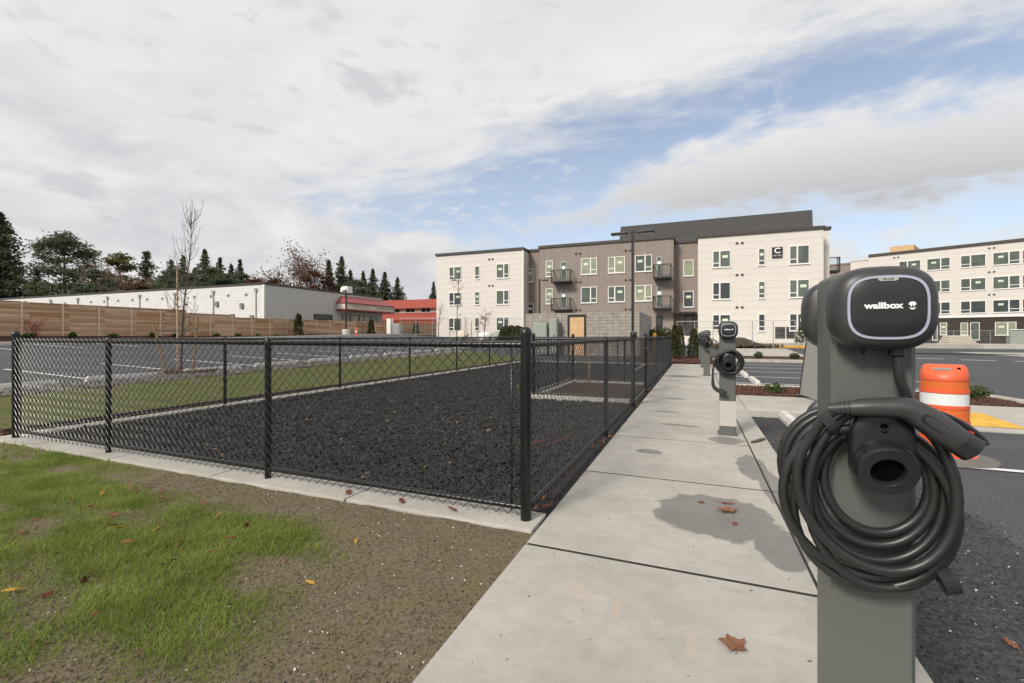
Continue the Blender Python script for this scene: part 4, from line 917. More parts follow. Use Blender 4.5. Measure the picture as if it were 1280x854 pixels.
mb = MB(); mb.box(.084,1.66,ya-.06,yb+.06,3.86,4.04); mb.box(.084,1.72,ya-.08,yb+.08,4.72,4.86); mb.build('awning_trim', M['awning_red'], aw)
for (txt, yc, sz) in (('FINE HOTS', 13.1, .62), ('HARDWOOD FLOORS', 18.0, .38)):
    t = text_mb(txt, sz, 0, .02, 1.0); t.v = [(1.62-y, yc+x, 4.40+z) for x, y, z in t.v]; t.build('lettering', M['steel'], aw)
# red roofed motel
mo = empty('motel', (-48, 92, .8), 'long two storey cream motel with two red shingle roofs beyond the warehouse', 'motel')
mb = MB(); mb.box(-32,14,0,10,0,7.2); mb.build('wall', M['cream'], mo)
mb = MB(); mb.add([(-33,-1.0,7.0),(15,-1.0,7.0),(15,5,9.6),(-33,5,9.6),(-33,11,7.0),(15,11,7.0)], [(0,1,2,3),(3,2,5,4),(0,3,4),(1,5,2),(0,4,5,1)]); mb.build('upper_roof', M['shingle_red'], mo)
mb = MB(); mb.add([(-33,-5.0,4.0),(15,-5.0,4.0),(15,-.02,6.0),(-33,-.02,6.0)], [(0,1,2,3)]); mb.add([(-33,-5.0,3.8),(15,-5.0,3.8),(15,-.02,5.8),(-33,-.02,5.8)], [(3,2,1,0)]); mb.box(-33,15,-5.0,-4.9,0,3.8); mb.build('lower_roof', M['shingle_red'], mo)
for i in range(8):
    x = -21+4.3*i; mb = MB(); mb.box(x,x+2.6,-.06,0,6.0,7.0); f = mb.build('window', M['white_frame'], mo); mb = MB(); mb.box(x+.1,x+1.25,-.08,-.062,6.08,6.95); mb.box(x+1.38,x+2.5,-.08,-.062,6.08,6.95); mb.build('pane', M['glass_dark'], f)
ho = empty('house', (-104, 46, 2.0), 'low brick house with dark roof at the far left edge', 'house')
mb = MB(); mb.box(-8,8,0,8,-2,5.2); mb.build('wall', mat('red_brick_wall',(.22,.085,.06),.9,.3,6), ho); mb = MB(); mb.add([(-9,-1,5.1),(9,-1,5.1),(9,4,7.6),(-9,4,7.6),(-9,9,5.1),(9,9,5.1)], [(0,1,2,3),(3,2,5,4),(0,3,4),(1,5,2),(0,4,5,1)]); mb.build('roof', M['roof_dark'], ho)
# ------------------------------------------------------------------ apartment buildings
def xf_local(Pw, ang):
    e = Vector((math.cos(ang), math.sin(ang))); n = Vector((math.sin(ang), -math.cos(ang)))   # n: outward
    def f(px, py, off=0):
        u = (px-640)/F0; r = Vector((-SN+u*CS, CS+u*SN)); o = Vector((Pw[0], Pw[1]))+n*off
        d = o.dot(n)/r.dot(n); return (r*d-Vector((Pw[0], Pw[1]))).dot(e), zat(py, d)
    return f
def window(root, x0, x1, z0, z1, kind, gl, yo=0, frame=None, stick=None):
    """kind: 'L' narrow left light with transom, 'R' narrow right light, 'N' single narrow with transom, 'S' single, 'D' door"""
    fr = frame or M['white_frame']; w = .07; y0 = yo-.075; mb = MB(); pn = MB()
    mb.box(x0,x1,y0,yo,z0,z0+w); mb.box(x0,x1,y0,yo,z1-w,z1); mb.box(x0,x0+w,y0,yo,z0+w,z1-w); mb.box(x1-w,x1,y0,yo,z0+w,z1-w)
    zt = z0+(z1-z0)*.27; split = None
    if kind in 'LR':
        split = x0+(x1-x0)*(.40 if kind == 'L' else .60); mb.box(split-.06,split+.06,y0,yo,z0+w,z1-w)
        a, b_ = (x0+w, split-.06) if kind == 'L' else (split+.06, x1-w); mb.box(a,b_,y0,yo,zt-.04,zt+.04)
    if kind == 'N': mb.box(x0+w,x1-w,y0,yo,zt-.04,zt+.04)
    mb.box(x0-.03,x1+.03,yo-.10,yo-.0,z0-.05,z0-.002)
    f = mb.build('window' if kind != 'D' else 'door', fr, root)
    pn.box(x0+w,x1-w,yo-.03,yo-.005,z0+w,z1-w); pn.build('pane', gl, f)
    if stick is None: stick = random.random() < .7
    if stick and kind != 'D':
        big = (split+.06, x1-w) if kind == 'L' else ((x0+w, split-.06) if kind == 'R' else (x0+w, x1-w)); c = (big[0]+big[1])/2; zz = z1-(z1-z0)*.36; s = min(.24, (big[1]-big[0])*.32)
        pn = MB(); pn.box(c-s,c+s,yo-.036,yo-.0305,zz-.13,zz+.13); pn.build('sticker', M['sticker'], f)
    return f
def vents(root, x, z, yo=0):
    mb = MB()
    for dx in (-.22,.22): mb.cbox(x+dx-.11,x+dx+.11,yo-.09,yo,z-.08,z+.08,.01)
    mb.build('wall_vent', M['cap'], root)
YC = 48.0
C_ = empty('apartment_building', (0, YC, .62), 'three storey white and brown apartment building with letter C sign and dark roof', 'apartment building'); zb = .62
# volumes: name, px range, py of roof at left edge, plane offset (+ toward the back), material
vol = [('white_wall',545.6,653.4,317.5,.0,'white_siding'),('brown_wall',653.4,674.5,312.6,2.0,'brown_siding'),('brown_wall',674.5,842,307.5,.55,'brown_siding'),('brown_wall',842,872.5,301.5,2.0,'brown_siding'),('white_wall',872.5,1029.5,294.0,-.4,'white_siding'),('white_wall',1029.5,1037,283.5,1.6,'white_siding')]
VX = {}
for i, (nm, pa, pb, py, off, m) in enumerate(vol):
    f = xf_local((0, YC+off), 0); xa, zt = f(pa, py); xb, _ = f(pb, py); zt -= zb; VX[i] = (xa, xb, zt)
    if i == 1: xa = VX[0][1]-.05
    if i == 3: xb += 1.2
    if i == 1: xb += 1.2
    if i == 5: xa -= 1.0
    mb = MB(); mb.box(xa, xb, off, 14+.2*i, 0, zt-.3); mb.build(nm, M[m], C_)
    mb = MB(); mb.cbox(xa-.12, xb+.12, off-.14, 14.1+.2*i, zt-.3, zt-.003*i, .02); mb.build('coping', M['cap'], C_)
fL = xf_local((0, YC), 0); 
def P5(x, y): return 530+x/4.496, 250+y/4.496
def P6(x, y): return 760+x/4.414, 250+y/4.414
def winpx(conv, f, x0, x1, ya, yb, kind, gl, yo, **k):
    xa, za = f(*conv(x0, ya)); xb, _ = f(*conv(x1, ya)); xm, zm = f(*conv((x0+x1)/2, ya)); _, zl = f(*conv((x0+x1)/2, yb))
    return window(C_, xa, xb, zl-zb, zm-zb, kind, gl, yo, **k)
def rows3(conv, f, x0, x1, rows, kind, gls, yo):
    xa, _ = f(*conv(x0, rows[0][0])); xb, _ = f(*conv(x1, rows[0][0])); xm = (x0+x1)/2
    for (ya, yb), gl in zip(rows, gls):
        zt = f(*conv(xm, ya))[1]-zb; zl = f(*conv(xm, yb))[1]-zb; window(C_, xa, xb, zl, zt, kind, M[gl], yo)
rows3(P5, fL, 142, 211, ((376,450),(520,592),(662,737)), 'L', ('glass','glass_dark','glass_dark'), 0)
rows3(P5, fL, 286, 313, ((372,445),(516,590),(660,735)), 'N', ('glass','glass','glass_dark'), 0)
rows3(P5, fL, 407, 478, ((359,440),(508,588),(658,736)), 'R', ('glass','glass','glass_dark'), 0)
for y in (333, 482): x, z = fL(*P5(376, y)); vents(C_, x, z-zb)
fB = xf_local((0, YC+.55), 0); yo = .55
rows3(P5, fB, 685, 724, ((342,432),(498,585)), 'N', ('glass_pale','glass_pale'), yo)
rows3(P5, fB, 883, 973, ((327,419),(489,579)), 'R', ('glass_pale','glass'), yo)
rows3(P5, fB, 1035, 1130, ((319,411),(485,574)), 'L', ('glass_pale','glass'), yo)
rows3(P6, fB, 149, 243, ((304,396),(470,559)), 'R', ('glass','glass_pale'), yo)
for y in (301,462,619): x, z = fB(*P5(866, y)); vents(C_, x, z-zb, yo)
for y in (284,450,614): x, z = fB(*P5(1146, y)); vents(C_, x, z-zb, yo)
f2 = xf_local((0, YC+2.0), 0)
for (ya, yb, gl) in ((387,463,'glass_pale'),(584,662,'glass_dark')): 
    xa, zt = f2(*P5(572, ya)); xb, _ = f2(*P5(616, ya)); _, zl = f2(*P5(590, yb)); window(C_, xa, xb, zl-zb, zt-zb, 'S', M[gl], 2.0)
for (ya, yb, gl) in ((332,420,'glass_pale'),(504,592,'glass_dark')): 
    xa, zt = f2(*P6(416, ya)); xb, _ = f2(*P6(473, ya)); _, zl = f2(*P6(445, yb)); window(C_, xa, xb, zl-zb, zt-zb, 'S', M[gl], 2.0)
def balcony(x0, x1, z0, z1, yo, doorx, rail='balcony'):
    d = 1.25; mb = MB(); mb.cbox(x0,x1,yo-d,yo-.003,z0,z0+.2,.02); b_ = mb.build(rail, M['dark_frame'], C_); mb = MB()
    for x in (x0+.03, x1-.03, (x0+x1)/2):
        mb.box(x-.03,x+.03,yo-d+.0,yo-d+.06,z0+.2,z1)
    mb.box(x0,x1,yo-d-.002,yo-d+.062,z1,z1+.07); 
    for x in (x0, x1-.06): mb.box(x+.001,x+.059,yo-d+.062,yo-.003,z1+.002,z1+.06)
    k = int((x1-x0)/.16)
    for i in range(k): x = x0+.1+(x1-x0-.2)*i/(k-1); mb.box(x-.009,x+.009,yo-d+.02,yo-d+.038,z0+.2,z1)
    for x in (x0+.02, x1-.04):
        for j in range(6): y = yo-d+.2+j*.17; mb.box(x,x+.018,y-.009,y+.009,z0+.2,z1)
    mb.build('railing', M['dark_frame'], b_)
    if doorx:
        mb = MB(); mb.box(doorx[0],doorx[1],yo-.05,yo,z0+.2,z0+2.45); dd = mb.build('balcony_door', M['cabinet'], C_); mb = MB(); mb.box(doorx[0]+.14,doorx[1]-.14,yo-.065,yo-.052,z0+.45,z0+2.3); mb.build('pane', M['glass'], dd)
        c = (doorx[0]+doorx[1])/2; mb = MB(); N = 16; mb.add([(c+.2*math.cos(2*math.pi*i/N),yo-.07,z0+1.75+.2*math.sin(2*math.pi*i/N)) for i in range(N)],[tuple(range(N))]); mb.build('sticker', M['white_print'], dd)
for (conv, x0, x1, zt_, zb_, d0, d1) in ((P5,712,820,398,458,766,805),(P5,712,820,556,618,766,805),(P6,249,348,360,428,266,300),(P6,247,347,534,600,266,300)):
    ff = xf_local((0, YC+.55-1.25), 0); xa, z1 = ff(*conv(x0, zt_)); xb, _ = ff(*conv(x1, zt_)); _, z0 = ff(*conv((x0+x1)/2, zb_)); da, _ = fB(*conv(d0, 400)); db, _ = fB(*conv(d1, 400))
    balcony(xa, xb, z0-zb-.1, z1-zb, .55, (da, db))
fR = xf_local((0, YC-.4), 0); yo = -.4
rows3(P6, fR, 577, 677, ((280,373),(455,549),(632,718)), 'L', ('glass','glass_dark','glass_dark'), yo)
rows3(P6, fR, 829, 868, ((267,361),(449,543),(629,724)), 'N', ('glass','glass','glass_dark'), yo)
rows3(P6, fR, 1000, 1112, ((251,354),(439,539),(627,723)), 'L', ('glass','glass','glass_dark'), yo)
for y in (238,413,592): x, z = fR(*P6(726, y)); vents(C_, x, z-zb, yo)
xa, z1 = fR(965,309.6); xb, _ = fR(978,309.6); _, z0 = fR(971,322.4); mb = MB(); mb.cbox(xa,xb,yo-.12,yo-.004,z0-zb,z1-zb,.02); sg = mb.build('letter_sign', M['dark_frame'], C_)
cx = (xa+xb)/2; cz = (z0+z1)/2-zb; shift(text_mb('C', .66, .012, .01, 1.15), cx, yo-.125, cz+.14).build('lettering', M['white_print'], sg); shift(text_mb('101 312', .19, .002, .01, 1.05), cx, yo-.125, cz-.29).build('small_lettering', M['white_print'], sg)
# ground floor entry
xa, _ = f2(*P6(425,640)); xb, _ = f2(*P6(470,640)); _, zt = f2(*P6(445,640)); window(C_, xa, xb, .02, zt-zb, 'D', M['glass_dark'], 2.0, frame=M['dark_frame'])
xa, _ = fB(*P6(362,625)); xb, _ = fB(*P6(490,625)); _, zt = fB(*P6(425,622)); mb = MB(); mb.cbox(xa,xb,.1,1.98,zt-zb-.18,zt-zb+.06,.02); mb.build('entry_canopy', M['dark_frame'], C_)
xa, zt = fB(*P6(265,640)); xb, _ = fB(*P6(300,640)); window(C_, xa, xb, .8, zt-zb, 'S', M['glass_dark'], .55, frame=M['dark_frame'])
# corner gutter and side balcony on the right end
xr = VX[4][1]; mb = MB(); mb.cbox(VX[0][1]+.02,VX[0][1]+.14,-.13,.0,0,VX[0][2]-.35,.02); mb.build('downspout', M['white_frame'], C_)
ff = xf_local((0, YC+3.2), 0); xa, z1 = ff(1029,323); xb, _ = ff(1046,323); _, z0 = ff(1038,340.5); mb = MB(); balcony(xr+.03, xb+.3, z0-zb, z1-zb, 4.5, None)
# dark shingle roof
f = xf_local((0, YC+9.0), 0); xa, zr = f(776,283.5); xb, _ = f(1015.5,263.6); mb = MB(); ze = VX[4][2]-.35; yb0, yr = 1.2, 9.0
ex0 = xf_local((0, YC+1.2), 0)(771, 298)[0]; ex1 = xf_local((0, YC+1.2), 0)(1019.5, 280)[0]
mb.add([(ex0,yb0+.9,ze-.3),(ex1,yb0+.9,ze),(xb,yr,zr-zb),(xa,yr,zr-zb),(xa-1,16.5,ze),(xb+.3,16.5,ze)], [(0,1,2,3),(3,2,5,4),(0,3,4),(1,5,2)]); mb.build('roof', M['roof_dark'], C_)
# the long building on the right
P0 = (36.9, 77.9); ang = math.atan2(-.445, .896)
D_ = empty('apartment_building', (P0[0], P0[1], 0.0), 'long four storey cream apartment building with dark brick ground floor on the right', 'apartment building', rz=ang)
fD = xf_local(P0, ang)
def P7(x, y): return 1020+x/4.746, 270+y/4.746
xl, zr1 = fD(1085.7, 315.5); xl2, zr2 = fD(1062, 318.5); xl3, _ = fD(1035, 321); xe = 26.0
_, zt = fD(1258, 300.0); _, zbk = fD(1230, 395.6)
mb = MB(); mb.box(xl, xe, 0, 16, zbk, zt-.4); mb.build('white_wall', M['white_siding'], D_)
mb = MB(); mb.box(xl-14, xe-.02, .06, 15.9, 0, zbk-.12); mb.build('brick_wall', M['brick'], D_)
mb = MB(); mb.cbox(xl-.0, xe+.1, -.12, 16.1, zt-.4, zt, .02); mb.build('coping', M['cap'], D_)
mb = MB(); mb.cbox(xl-.02, xe+.02, -.08, .06, zbk-.118, zbk+.12, .02); mb.build('belt_course', M['white_frame'], D_)
mb = MB(); mb.box(xl2, xl-.01, .6, 15.5, zbk-.1, zt-.75); mb.cbox(xl2-.1,xl-.01,.5,15.6,zt-.75,zt-.5,.02); mb.build('link_wall', M['white_siding'], D_)
mb = MB(); mb.box(xl2-9, xl2-.01, 1.2, 15, zbk-.1, zt-1.0); mb.cbox(xl2-9.1,xl2-.01,1.1,15.1,zt-1.0,zt-.75,.02); mb.build('brown_wall', M['brown_siding'], D_)
x0, z0 = fD(1102,311); x1, _ = fD(1127,309); mb = MB(); mb.box(x0+.5, x1+1.0, 3, 8, zt, zt+1.25); mb.build('roof_hatch', M['plywood'], D_)
base_rows = (248, 388, 530)
cols = []   # spans measured on the top row, in sheet pixels of the survey crop
for (x0, x1, kind, t, b_) in ((510,604,'L',258,300),(677,777,'R',246,316),(878,988,'L',229,302),(1072,1188,'R',212,288),(1255,1365,'L',198,276)):
    xa, _ = fD(*P7(x0, t)); xb, _ = fD(*P7(x1, t)); cols.append(((xa+xb)/2, kind))
ztop_rows = [fD(*P7(1130, y))[1] for y in (212, 356, 496)]; hwin = fD(*P7(1130,212))[1]-fD(*P7(1130,288))[1]
sp = (cols[3][0]-cols[1][0])/2
for c, kind in cols+[(cols[-1][0]+sp*k, 'LR'[k % 2]) for k in (1,2)]:
    for zt_, gl in zip(ztop_rows, ('glass','glass','glass_dark')): window(D_, c-1.2, c+1.2, zt_-hwin, zt_, kind, M[gl], 0)
for px in (1043, 1125-400): 
    for y in (190, 332, 467): x, z = fD(*P7(px, y)); 
for y in (190,332,467): x, z = fD(*P7(1043, y)); vents(D_, x, z, 0); vents(D_, x-9.6, z, 0)
for (x0, x1, t, b_, kind) in ((735,778,633,706,'N'),(858,903,634,707,'N'),(915,972,632,736,'D'),(1062,1190,630,708,'R'),(690,722,640,738,'D')):
    xa, zt_ = fD(*P7(x0, t)); xb, _ = fD(*P7(x1, t)); _, zl = fD(*P7((x0+x1)/2, b_)); window(D_, xa, xb, max(.1,zl), zt_, kind, M['glass_pale'] if kind != 'D' else M['glass'], .06)
# ------------------------------------------------------------------ trash enclosure
en = empty('block_enclosure', (-10.3, 28, 0), 'concrete block trash enclosure with plywood door behind the dog run', 'enclosure')
def ex(px): u = (px-640)/F0; d = 28/(CS+u*SN); return d*(-SN+u*CS)+10.3
xa, xd0, xd1, xb = ex(657), ex(709.5), ex(732.5), ex(799.3); zt = 2.70
mb = MB(); mb.box(xa,xd0,0,.2,-.2,zt); mb.box(xd1,xb,0,.2,-.2,zt); mb.box(xd0,xd1,0,.2,zt-.12,zt); mb.box(xb-.2,xb,.2,8,-.2,zt); mb.box(xa,xa+.2,.2,8,-.2,zt); mb.box(xa+.2,xb-.2,7.8,8,-.2,zt); mb.build('block_wall', M['cmu'], en)
mb = MB(); mb.box(xd0,xd0+.12,-.03,.1,-.2,zt-.12); mb.box(xd1-.12,xd1,-.03,.1,-.2,zt-.12); mb.box(xd0+.12,xd1-.12,-.03,.1,zt-.24,zt-.12); mb.build('door_frame', M['dark_frame'], en)
mb = MB(); mb.box(xd0+.12,xd1-.12,.02,.08,0,zt-.24); mb.build('door', M['plywood'], en)
for (p0, p1, yt, lab) in ((670.5,687.5,404,'wide low pale green electrical cabinet before the block enclosure'),(690.5,700,398.5,'narrow tall pale green electrical cabinet before the block enclosure')):
    a, b_ = ex(p0)-10.3, ex(p1)-10.3; d = 28.3; c = empty('electrical_cabinet', ((a+b_)/2, 27.5, T(-8,27.5)), lab, 'cabinet'); w = (b_-a)/2; h = zat(yt, 28.4)
    mb = MB(); mb.cbox(-w,w,-.2,.25,.08,h,.02); mb.build('body', M['cabinet'], c); mb = MB(); mb.cbox(-w+.04,w-.04,-.225,-.203,.2,h-.08,.008); mb.build('door', M['cabinet'], c); mb = MB(); mb.cbox(w-.2,w-.15,-.25,-.227,h*.5,h*.5+.15,.005); mb.build('handle', M['dark_frame'], c)
# evergreen blocks
for (px, d, yt, r, lab) in ((632,44,409,.75,'leftmost clipped dark green evergreen left of the block enclosure'),(639,44.3,408,.75,'middle clipped dark green evergreen left of the block enclosure'),(647,43.6,408,.75,'rightmost clipped dark green evergreen left of the block enclosure'),(652,42.5,410,.6,'slim clipped evergreen touching the left end of the block enclosure')):
    p = ray(px, d); p.z = T(p.x,p.y)-.1; column(p, r, zat(yt, d)-p.z, lab, M['hedge'], 2200, .13)
for (px, d, yt, r, lab) in ((843.5,23.5,406,.26,'slim columnar evergreen at the end of the walk side fence'),(850,26.5,408,.28,'dark slim evergreen behind the end of the walk side fence'),(867,24.5,411,.30,'light green columnar evergreen left of the far charging posts')):
    p = ray(px, d); p.z = T(p.x,p.y)+.02; column(p, r, zat(yt, d)-p.z, lab, M['thuja'] if px != 850 else M['hedge'], 1700, .06)
for (px, d, yt, lab) in ((820,33,411,'clipped dark hedge plant behind the fence end, left one'),(830,33,410,'clipped dark hedge plant behind the fence end, right one')):
    p = ray(px, d); p.z = T(p.x,p.y); bush(p, .75, zat(yt,d)-p.z, lab, M['hedge'], 1100, .11)
p = ray(1000, 41); p.z = T(p.x,p.y); column(p, .42, 1.75, 'small rounded evergreen right of the dark mail cabinets', M['hedge'], 800, .10)
for (x, y, lab) in ((1.62,11.35,'small green plant in the mulch bed behind the second charging post'),(2.75,11.6,'small green plant in the mulch bed left of the standing board'),(5.0,11.75,'small green plant in the mulch tip beside the orange drum'),(5.35,12.2,'green plant at the rounded end of the mulch bed')):
    bush((x,y,-.01), .20, .24, lab, M['shrub'], 130, .05, name='ground_plant', cat='plant')
for i, x in enumerate((1.6,3.2,4.9)): bush((x,28.3,0), .25, .35, ('low plant at the left of the far mulch bed','low plant in the middle of the far mulch bed','low plant at the right of the far mulch bed')[i], M['shrub'], 130, .08, name='ground_plant', cat='plant')
# young trees before the left white wall
for (px, d, yt, lab, nl) in ((571,43,342,'thin young tree with few red leaves before the left white wall',40),(605,42,391,'small red leaved young tree before the left white wall',70),(548,44,385,'spindly bare young tree at the left edge of the apartment building',20)):
    p = ray(px, d); p.z = T(p.x,p.y); h = zat(yt, d)-p.z; root = empty('young_tree', p, lab, 'tree'); mb = MB(); mb.tube(catmull([(0,0,-.1),(.05,0,h*.5),(.25,.05,h)],5), list(np.linspace(.05,.015,11)), 6); mb.build('trunk', M['bark'], root); br = MB(); E_ = []
    for i in range(16):
        t = random.uniform(.3,.98); a = random.random()*6.3; q = Vector((.25*t*t,0,h*t)); e = q+Vector((math.cos(a)*.5,math.sin(a)*.5,.5)); br.tube([q,e],[.016,.007],4,False); E_ += [e, q.lerp(e,.6)]
    br.build('branches', M['twig'], root); idx = rng.integers(0,len(E_),nl*2); Cc = np.array([tuple(E_[i]) for i in idx])+rng.normal(size=(nl*2,3))*.10; mb = MB(); mb.tris(leaf_tris(Cc,.08)); mb.build('leaves', M['leaf_red'], root)
for (px, yt, lab) in ((581,396,'dark support stake right of the thin young tree'),(589,401,'short support stake second from the thin young tree'),(597,398,'pale thin support stake left of the red leaved young tree')):
    pole('support_stake', px, 424, px+.6, yt, 42.5, .035, M['stake'], lab, 'support stakes before the white wall')
# lamps
def lamp(loc, h, arms, label, base=None, hl=.62):
    root = empty('street_lamp', loc, label, 'street lamp'); mb = MB(); z0 = 0
    if base: bm_ = MB(); bm_.lathe(0,0,[(base[0],-.3),(base[0],base[1]-.04),(base[0]-.04,base[1])],18); bm_.build('concrete_base', M['stop'], root, 'auto'); z0 = base[1]
    mb.cbox(-.065,.065,-.065,.065,z0,h,.012); mb.cbox(-.15,.15,-.15,.15,z0,z0+.05,.01); mb.build('pole', M['dark_frame'], root)
    for (a, tilt) in arms:
        hd = MB(); hd.cbox(.06,.30,-.03,.03,h-.14,h-.08,.01); hd.cbox(.28,.28+hl,-.17,.17,h-.20,h-.06,.05); o = hd.build('lamp_head', M['dark_frame'], root); o.rotation_euler = (0,tilt,a)
        ln = MB(); ln.box(.36,.2+hl,-.11,.11,h-.212,h-.202); ln.build('lens', M['white_sheet'], o)
    return root
p = ray(791, 24); lamp((p.x,p.y,T(p.x,p.y)), zat(288,24)-T(p.x,p.y), ((0.0,0),(math.pi,0)), 'tall black twin headed street lamp rising behind the dog run', None, .85)
p = ray(674.5, 45); lamp((p.x,p.y,T(p.x,p.y)), zat(349,45)-T(p.x,p.y), ((R(10),0),), 'single headed black street lamp before the brown wall', None, .6)
u = (432.5-640)/F0; d = -33.8/(-SN+u*CS); p = ray(432.5, d); p.z = zat(422,d); lamp((p.x,p.y,p.z), zat(362,d)-p.z, ((R(150),0),), 'black parking lot lamp on a round concrete base by the cedar fence', (.38,.85), .5)
p = ray(445.5, d*.97); p.z = zat(422.5,d*.97); dl = empty('delineator_post', p, 'slim orange marker post beside the parking lot lamp', 'marker post'); mb = MB(); mb.lathe(0,0,[(.11,0),(.10,.8),(.09,.95),(.04,1.05)],12); mb.build('post', M['orange'], dl, 'auto'); mb = MB(); mb.lathe(0,0,[(.112,.55),(.112,.75)],12); mb.build('reflective_band', M['white_sheet'], dl); mb = MB(); mb.lathe(0,0,[(.25,-.02),(.25,.03),(.1,.06)],14); mb.build('base', M['plastic'], dl)
# utility cabinets at the far end of the lot
for (px, w, yt, lab, m) in ((487.5,.30,398.5,'tall pale utility pedestal at the far end of the side lot','white_frame'),(494.5,.75,405,'wide grey utility cabinet at the far end of the side lot','steel'),(500,.4,414,'low dark utility box at the far end of the side lot','grey_cab')):
    d = 56; p = ray(px, d); p.z = zat(421,d)-.2; c = empty('utility_cabinet', p, lab, 'cabinet'); h = zat(yt,d)-p.z; mb = MB(); mb.cbox(-w,w,-.3,.3,0,h,.03); mb.build('body', M[m], c); mb = MB(); mb.cbox(-w*.85,w*.85,-.33,-.303,.2,h-.15,.01); mb.build('door', M[m], c)
# mail cabinets
p = ray(981.5, 41.5); ml = empty('mail_cabinet', (p.x, p.y, T(p.x,p.y)), 'dark louvred mail cabinet on two legs before the white wall', 'mail cabinet'); z1 = zat(408,41.5)-T(p.x,p.y); z0 = zat(424.5,41.5)-T(p.x,p.y); w = 21.5/2*41.5/F0*1.12
mb = MB(); mb.cbox(-w,w,-.2,.2,z0,z1,.02); mb.build('body', M['black_metal2'], ml)
for k in range(2):
    mb = MB(); 
    for i in range(9): z = z0+.08+(z1-z0-.14)*i/9; mb.cbox(-w+.05+k*w,-.03+k*w,-.225,-.202,z,z+.10,.006)
    mb.build('louvre_panel', M['black_metal2'], ml)
for s in (-.55,.55): mb = MB(); mb.box(s*w-.05,s*w+.05,-.05,.05,-.2,z0); mb.build('leg', M['dark_frame'], ml)
# temporary construction fences
def temp_fence(A, B, n, h, label):
    A = Vector(A); B = Vector(B); root = empty('temporary_fence', A, label, 'fence'); e = B-A
    for i in range(n+1):
        q = e*(i/n); z = T(A.x+q.x, A.y+q.y)-A.z; mb = MB(); mb.tube([(q.x,q.y,z-.05),(q.x,q.y,z+h)], .03, 6); mb.build('fence_post', M['steel'], root)
    mb = MB(); q = e; zz = T(B.x,B.y)-A.z; mb.tube([(0,0,h),(q.x,q.y,zz+h)], .022, 6); mb.build('top_rail', M['steel'], root)
    mb = MB(); L = e.length; en_ = e/L; k = int(L/.10)
    for i in range(k):
        for sg_ in (1,-1):
            s0 = i*.10; s1 = s0+sg_*h*.6
            a = s0; 
            p0 = en_*s0; s1c = max(0,min(L,s1)); f = abs(s1c-s0)/(h*.6); p1 = en_*s1c; mb.tube([(p0.x,p0.y,.02),(p1.x,p1.y,.02+h*f)], .0022, 3, False)
    mb.build('wire_mesh', M['steel'], root); return root
a = ray(846,38); b_ = ray(994,33.5); temp_fence((a.x,a.y,T(a.x,a.y)), (b_.x,b_.y,T(b_.x,b_.y)), 6, 2.0, 'galvanised temporary fence standing before the right white wall')
a = ray(500,50); b_ = ray(655,44); temp_fence((a.x,a.y,T(a.x,a.y)), (b_.x,b_.y,T(b_.x,b_.y)), 7, 2.0, 'galvanised temporary fence standing before the left white wall')
a = ray(1128,60); b_ = ray(1262,55); temp_fence((a.x,a.y,T(a.x,a.y)), (b_.x,b_.y,T(b_.x,b_.y)), 6, 1.9, 'galvanised temporary fence before the dark brick ground floor')
# lumber stack, cabinets and bin before the brick floor
q = ray(1198, 57.5); lm = empty('lumber_stack', (q.x,q.y,0), 'pale stack of lumber on skids before the dark brick ground floor', 'lumber stack', rz=ang); mb = MB()
for i in range(5): mb.cbox(-1.9+.12*i,1.8-.2*i,-.6,.6,.16+.24*i,.34+.24*i,.02)
mb.build('boards', M['lumber'], lm); mb = MB()
for i in range(5):
    for s in (-1.2,1.0): mb.box(s-.05,s+.05,-.5,.5,.0+.24*i+(.34-.24 if i else 0)*1.0,.155+.24*i if not i else .16+.24*i)
mb.build('skids', M['cedar_post'], lm)
q = ray(1263, 54); c = empty('waste_bin', (q.x,q.y,-.05), 'grey green wheeled bin before the brick ground floor', 'bin', rz=ang); mb = MB(); mb.add([(-.28,-.3,.08),(.28,-.3,.08),(.28,.3,.08),(-.28,.3,.08),(-.34,-.38,1.15),(.34,-.38,1.15),(.34,.38,1.15),(-.34,.38,1.15)],[(0,3,2,1),(4,5,6,7),(0,1,5,4),(1,2,6,5),(2,3,7,6),(3,0,4,7)]); mb.build('body', M['grey_cab'], c); mb = MB(); mb.cbox(-.37,.37,-.42,.42,1.152,1.24,.03); mb.build('lid', M['grey_cab'], c); mb = MB(); mb.tube([(-.3,.34,.12),(.3,.34,.12)],.12,12); mb.build('wheels', M['plastic'], c)
q = ray(1290, 53); c = empty('transformer_cabinet', (q.x,q.y,-.05), 'large pale green transformer cabinet at the right edge of the view', 'cabinet', rz=ang); mb = MB(); mb.cbox(-1.7,1.7,-.8,.8,.1,1.95,.05); mb.build('body', M['cabinet'], c); mb = MB(); mb.cbox(-1.75,1.75,-.86,.86,1.952,2.08,.03); mb.build('lid', M['steel'], c); mb = MB(); mb.box(-1.8,1.8,-.9,.9,-.1,.098); mb.build('pad', M['kerb'], c)
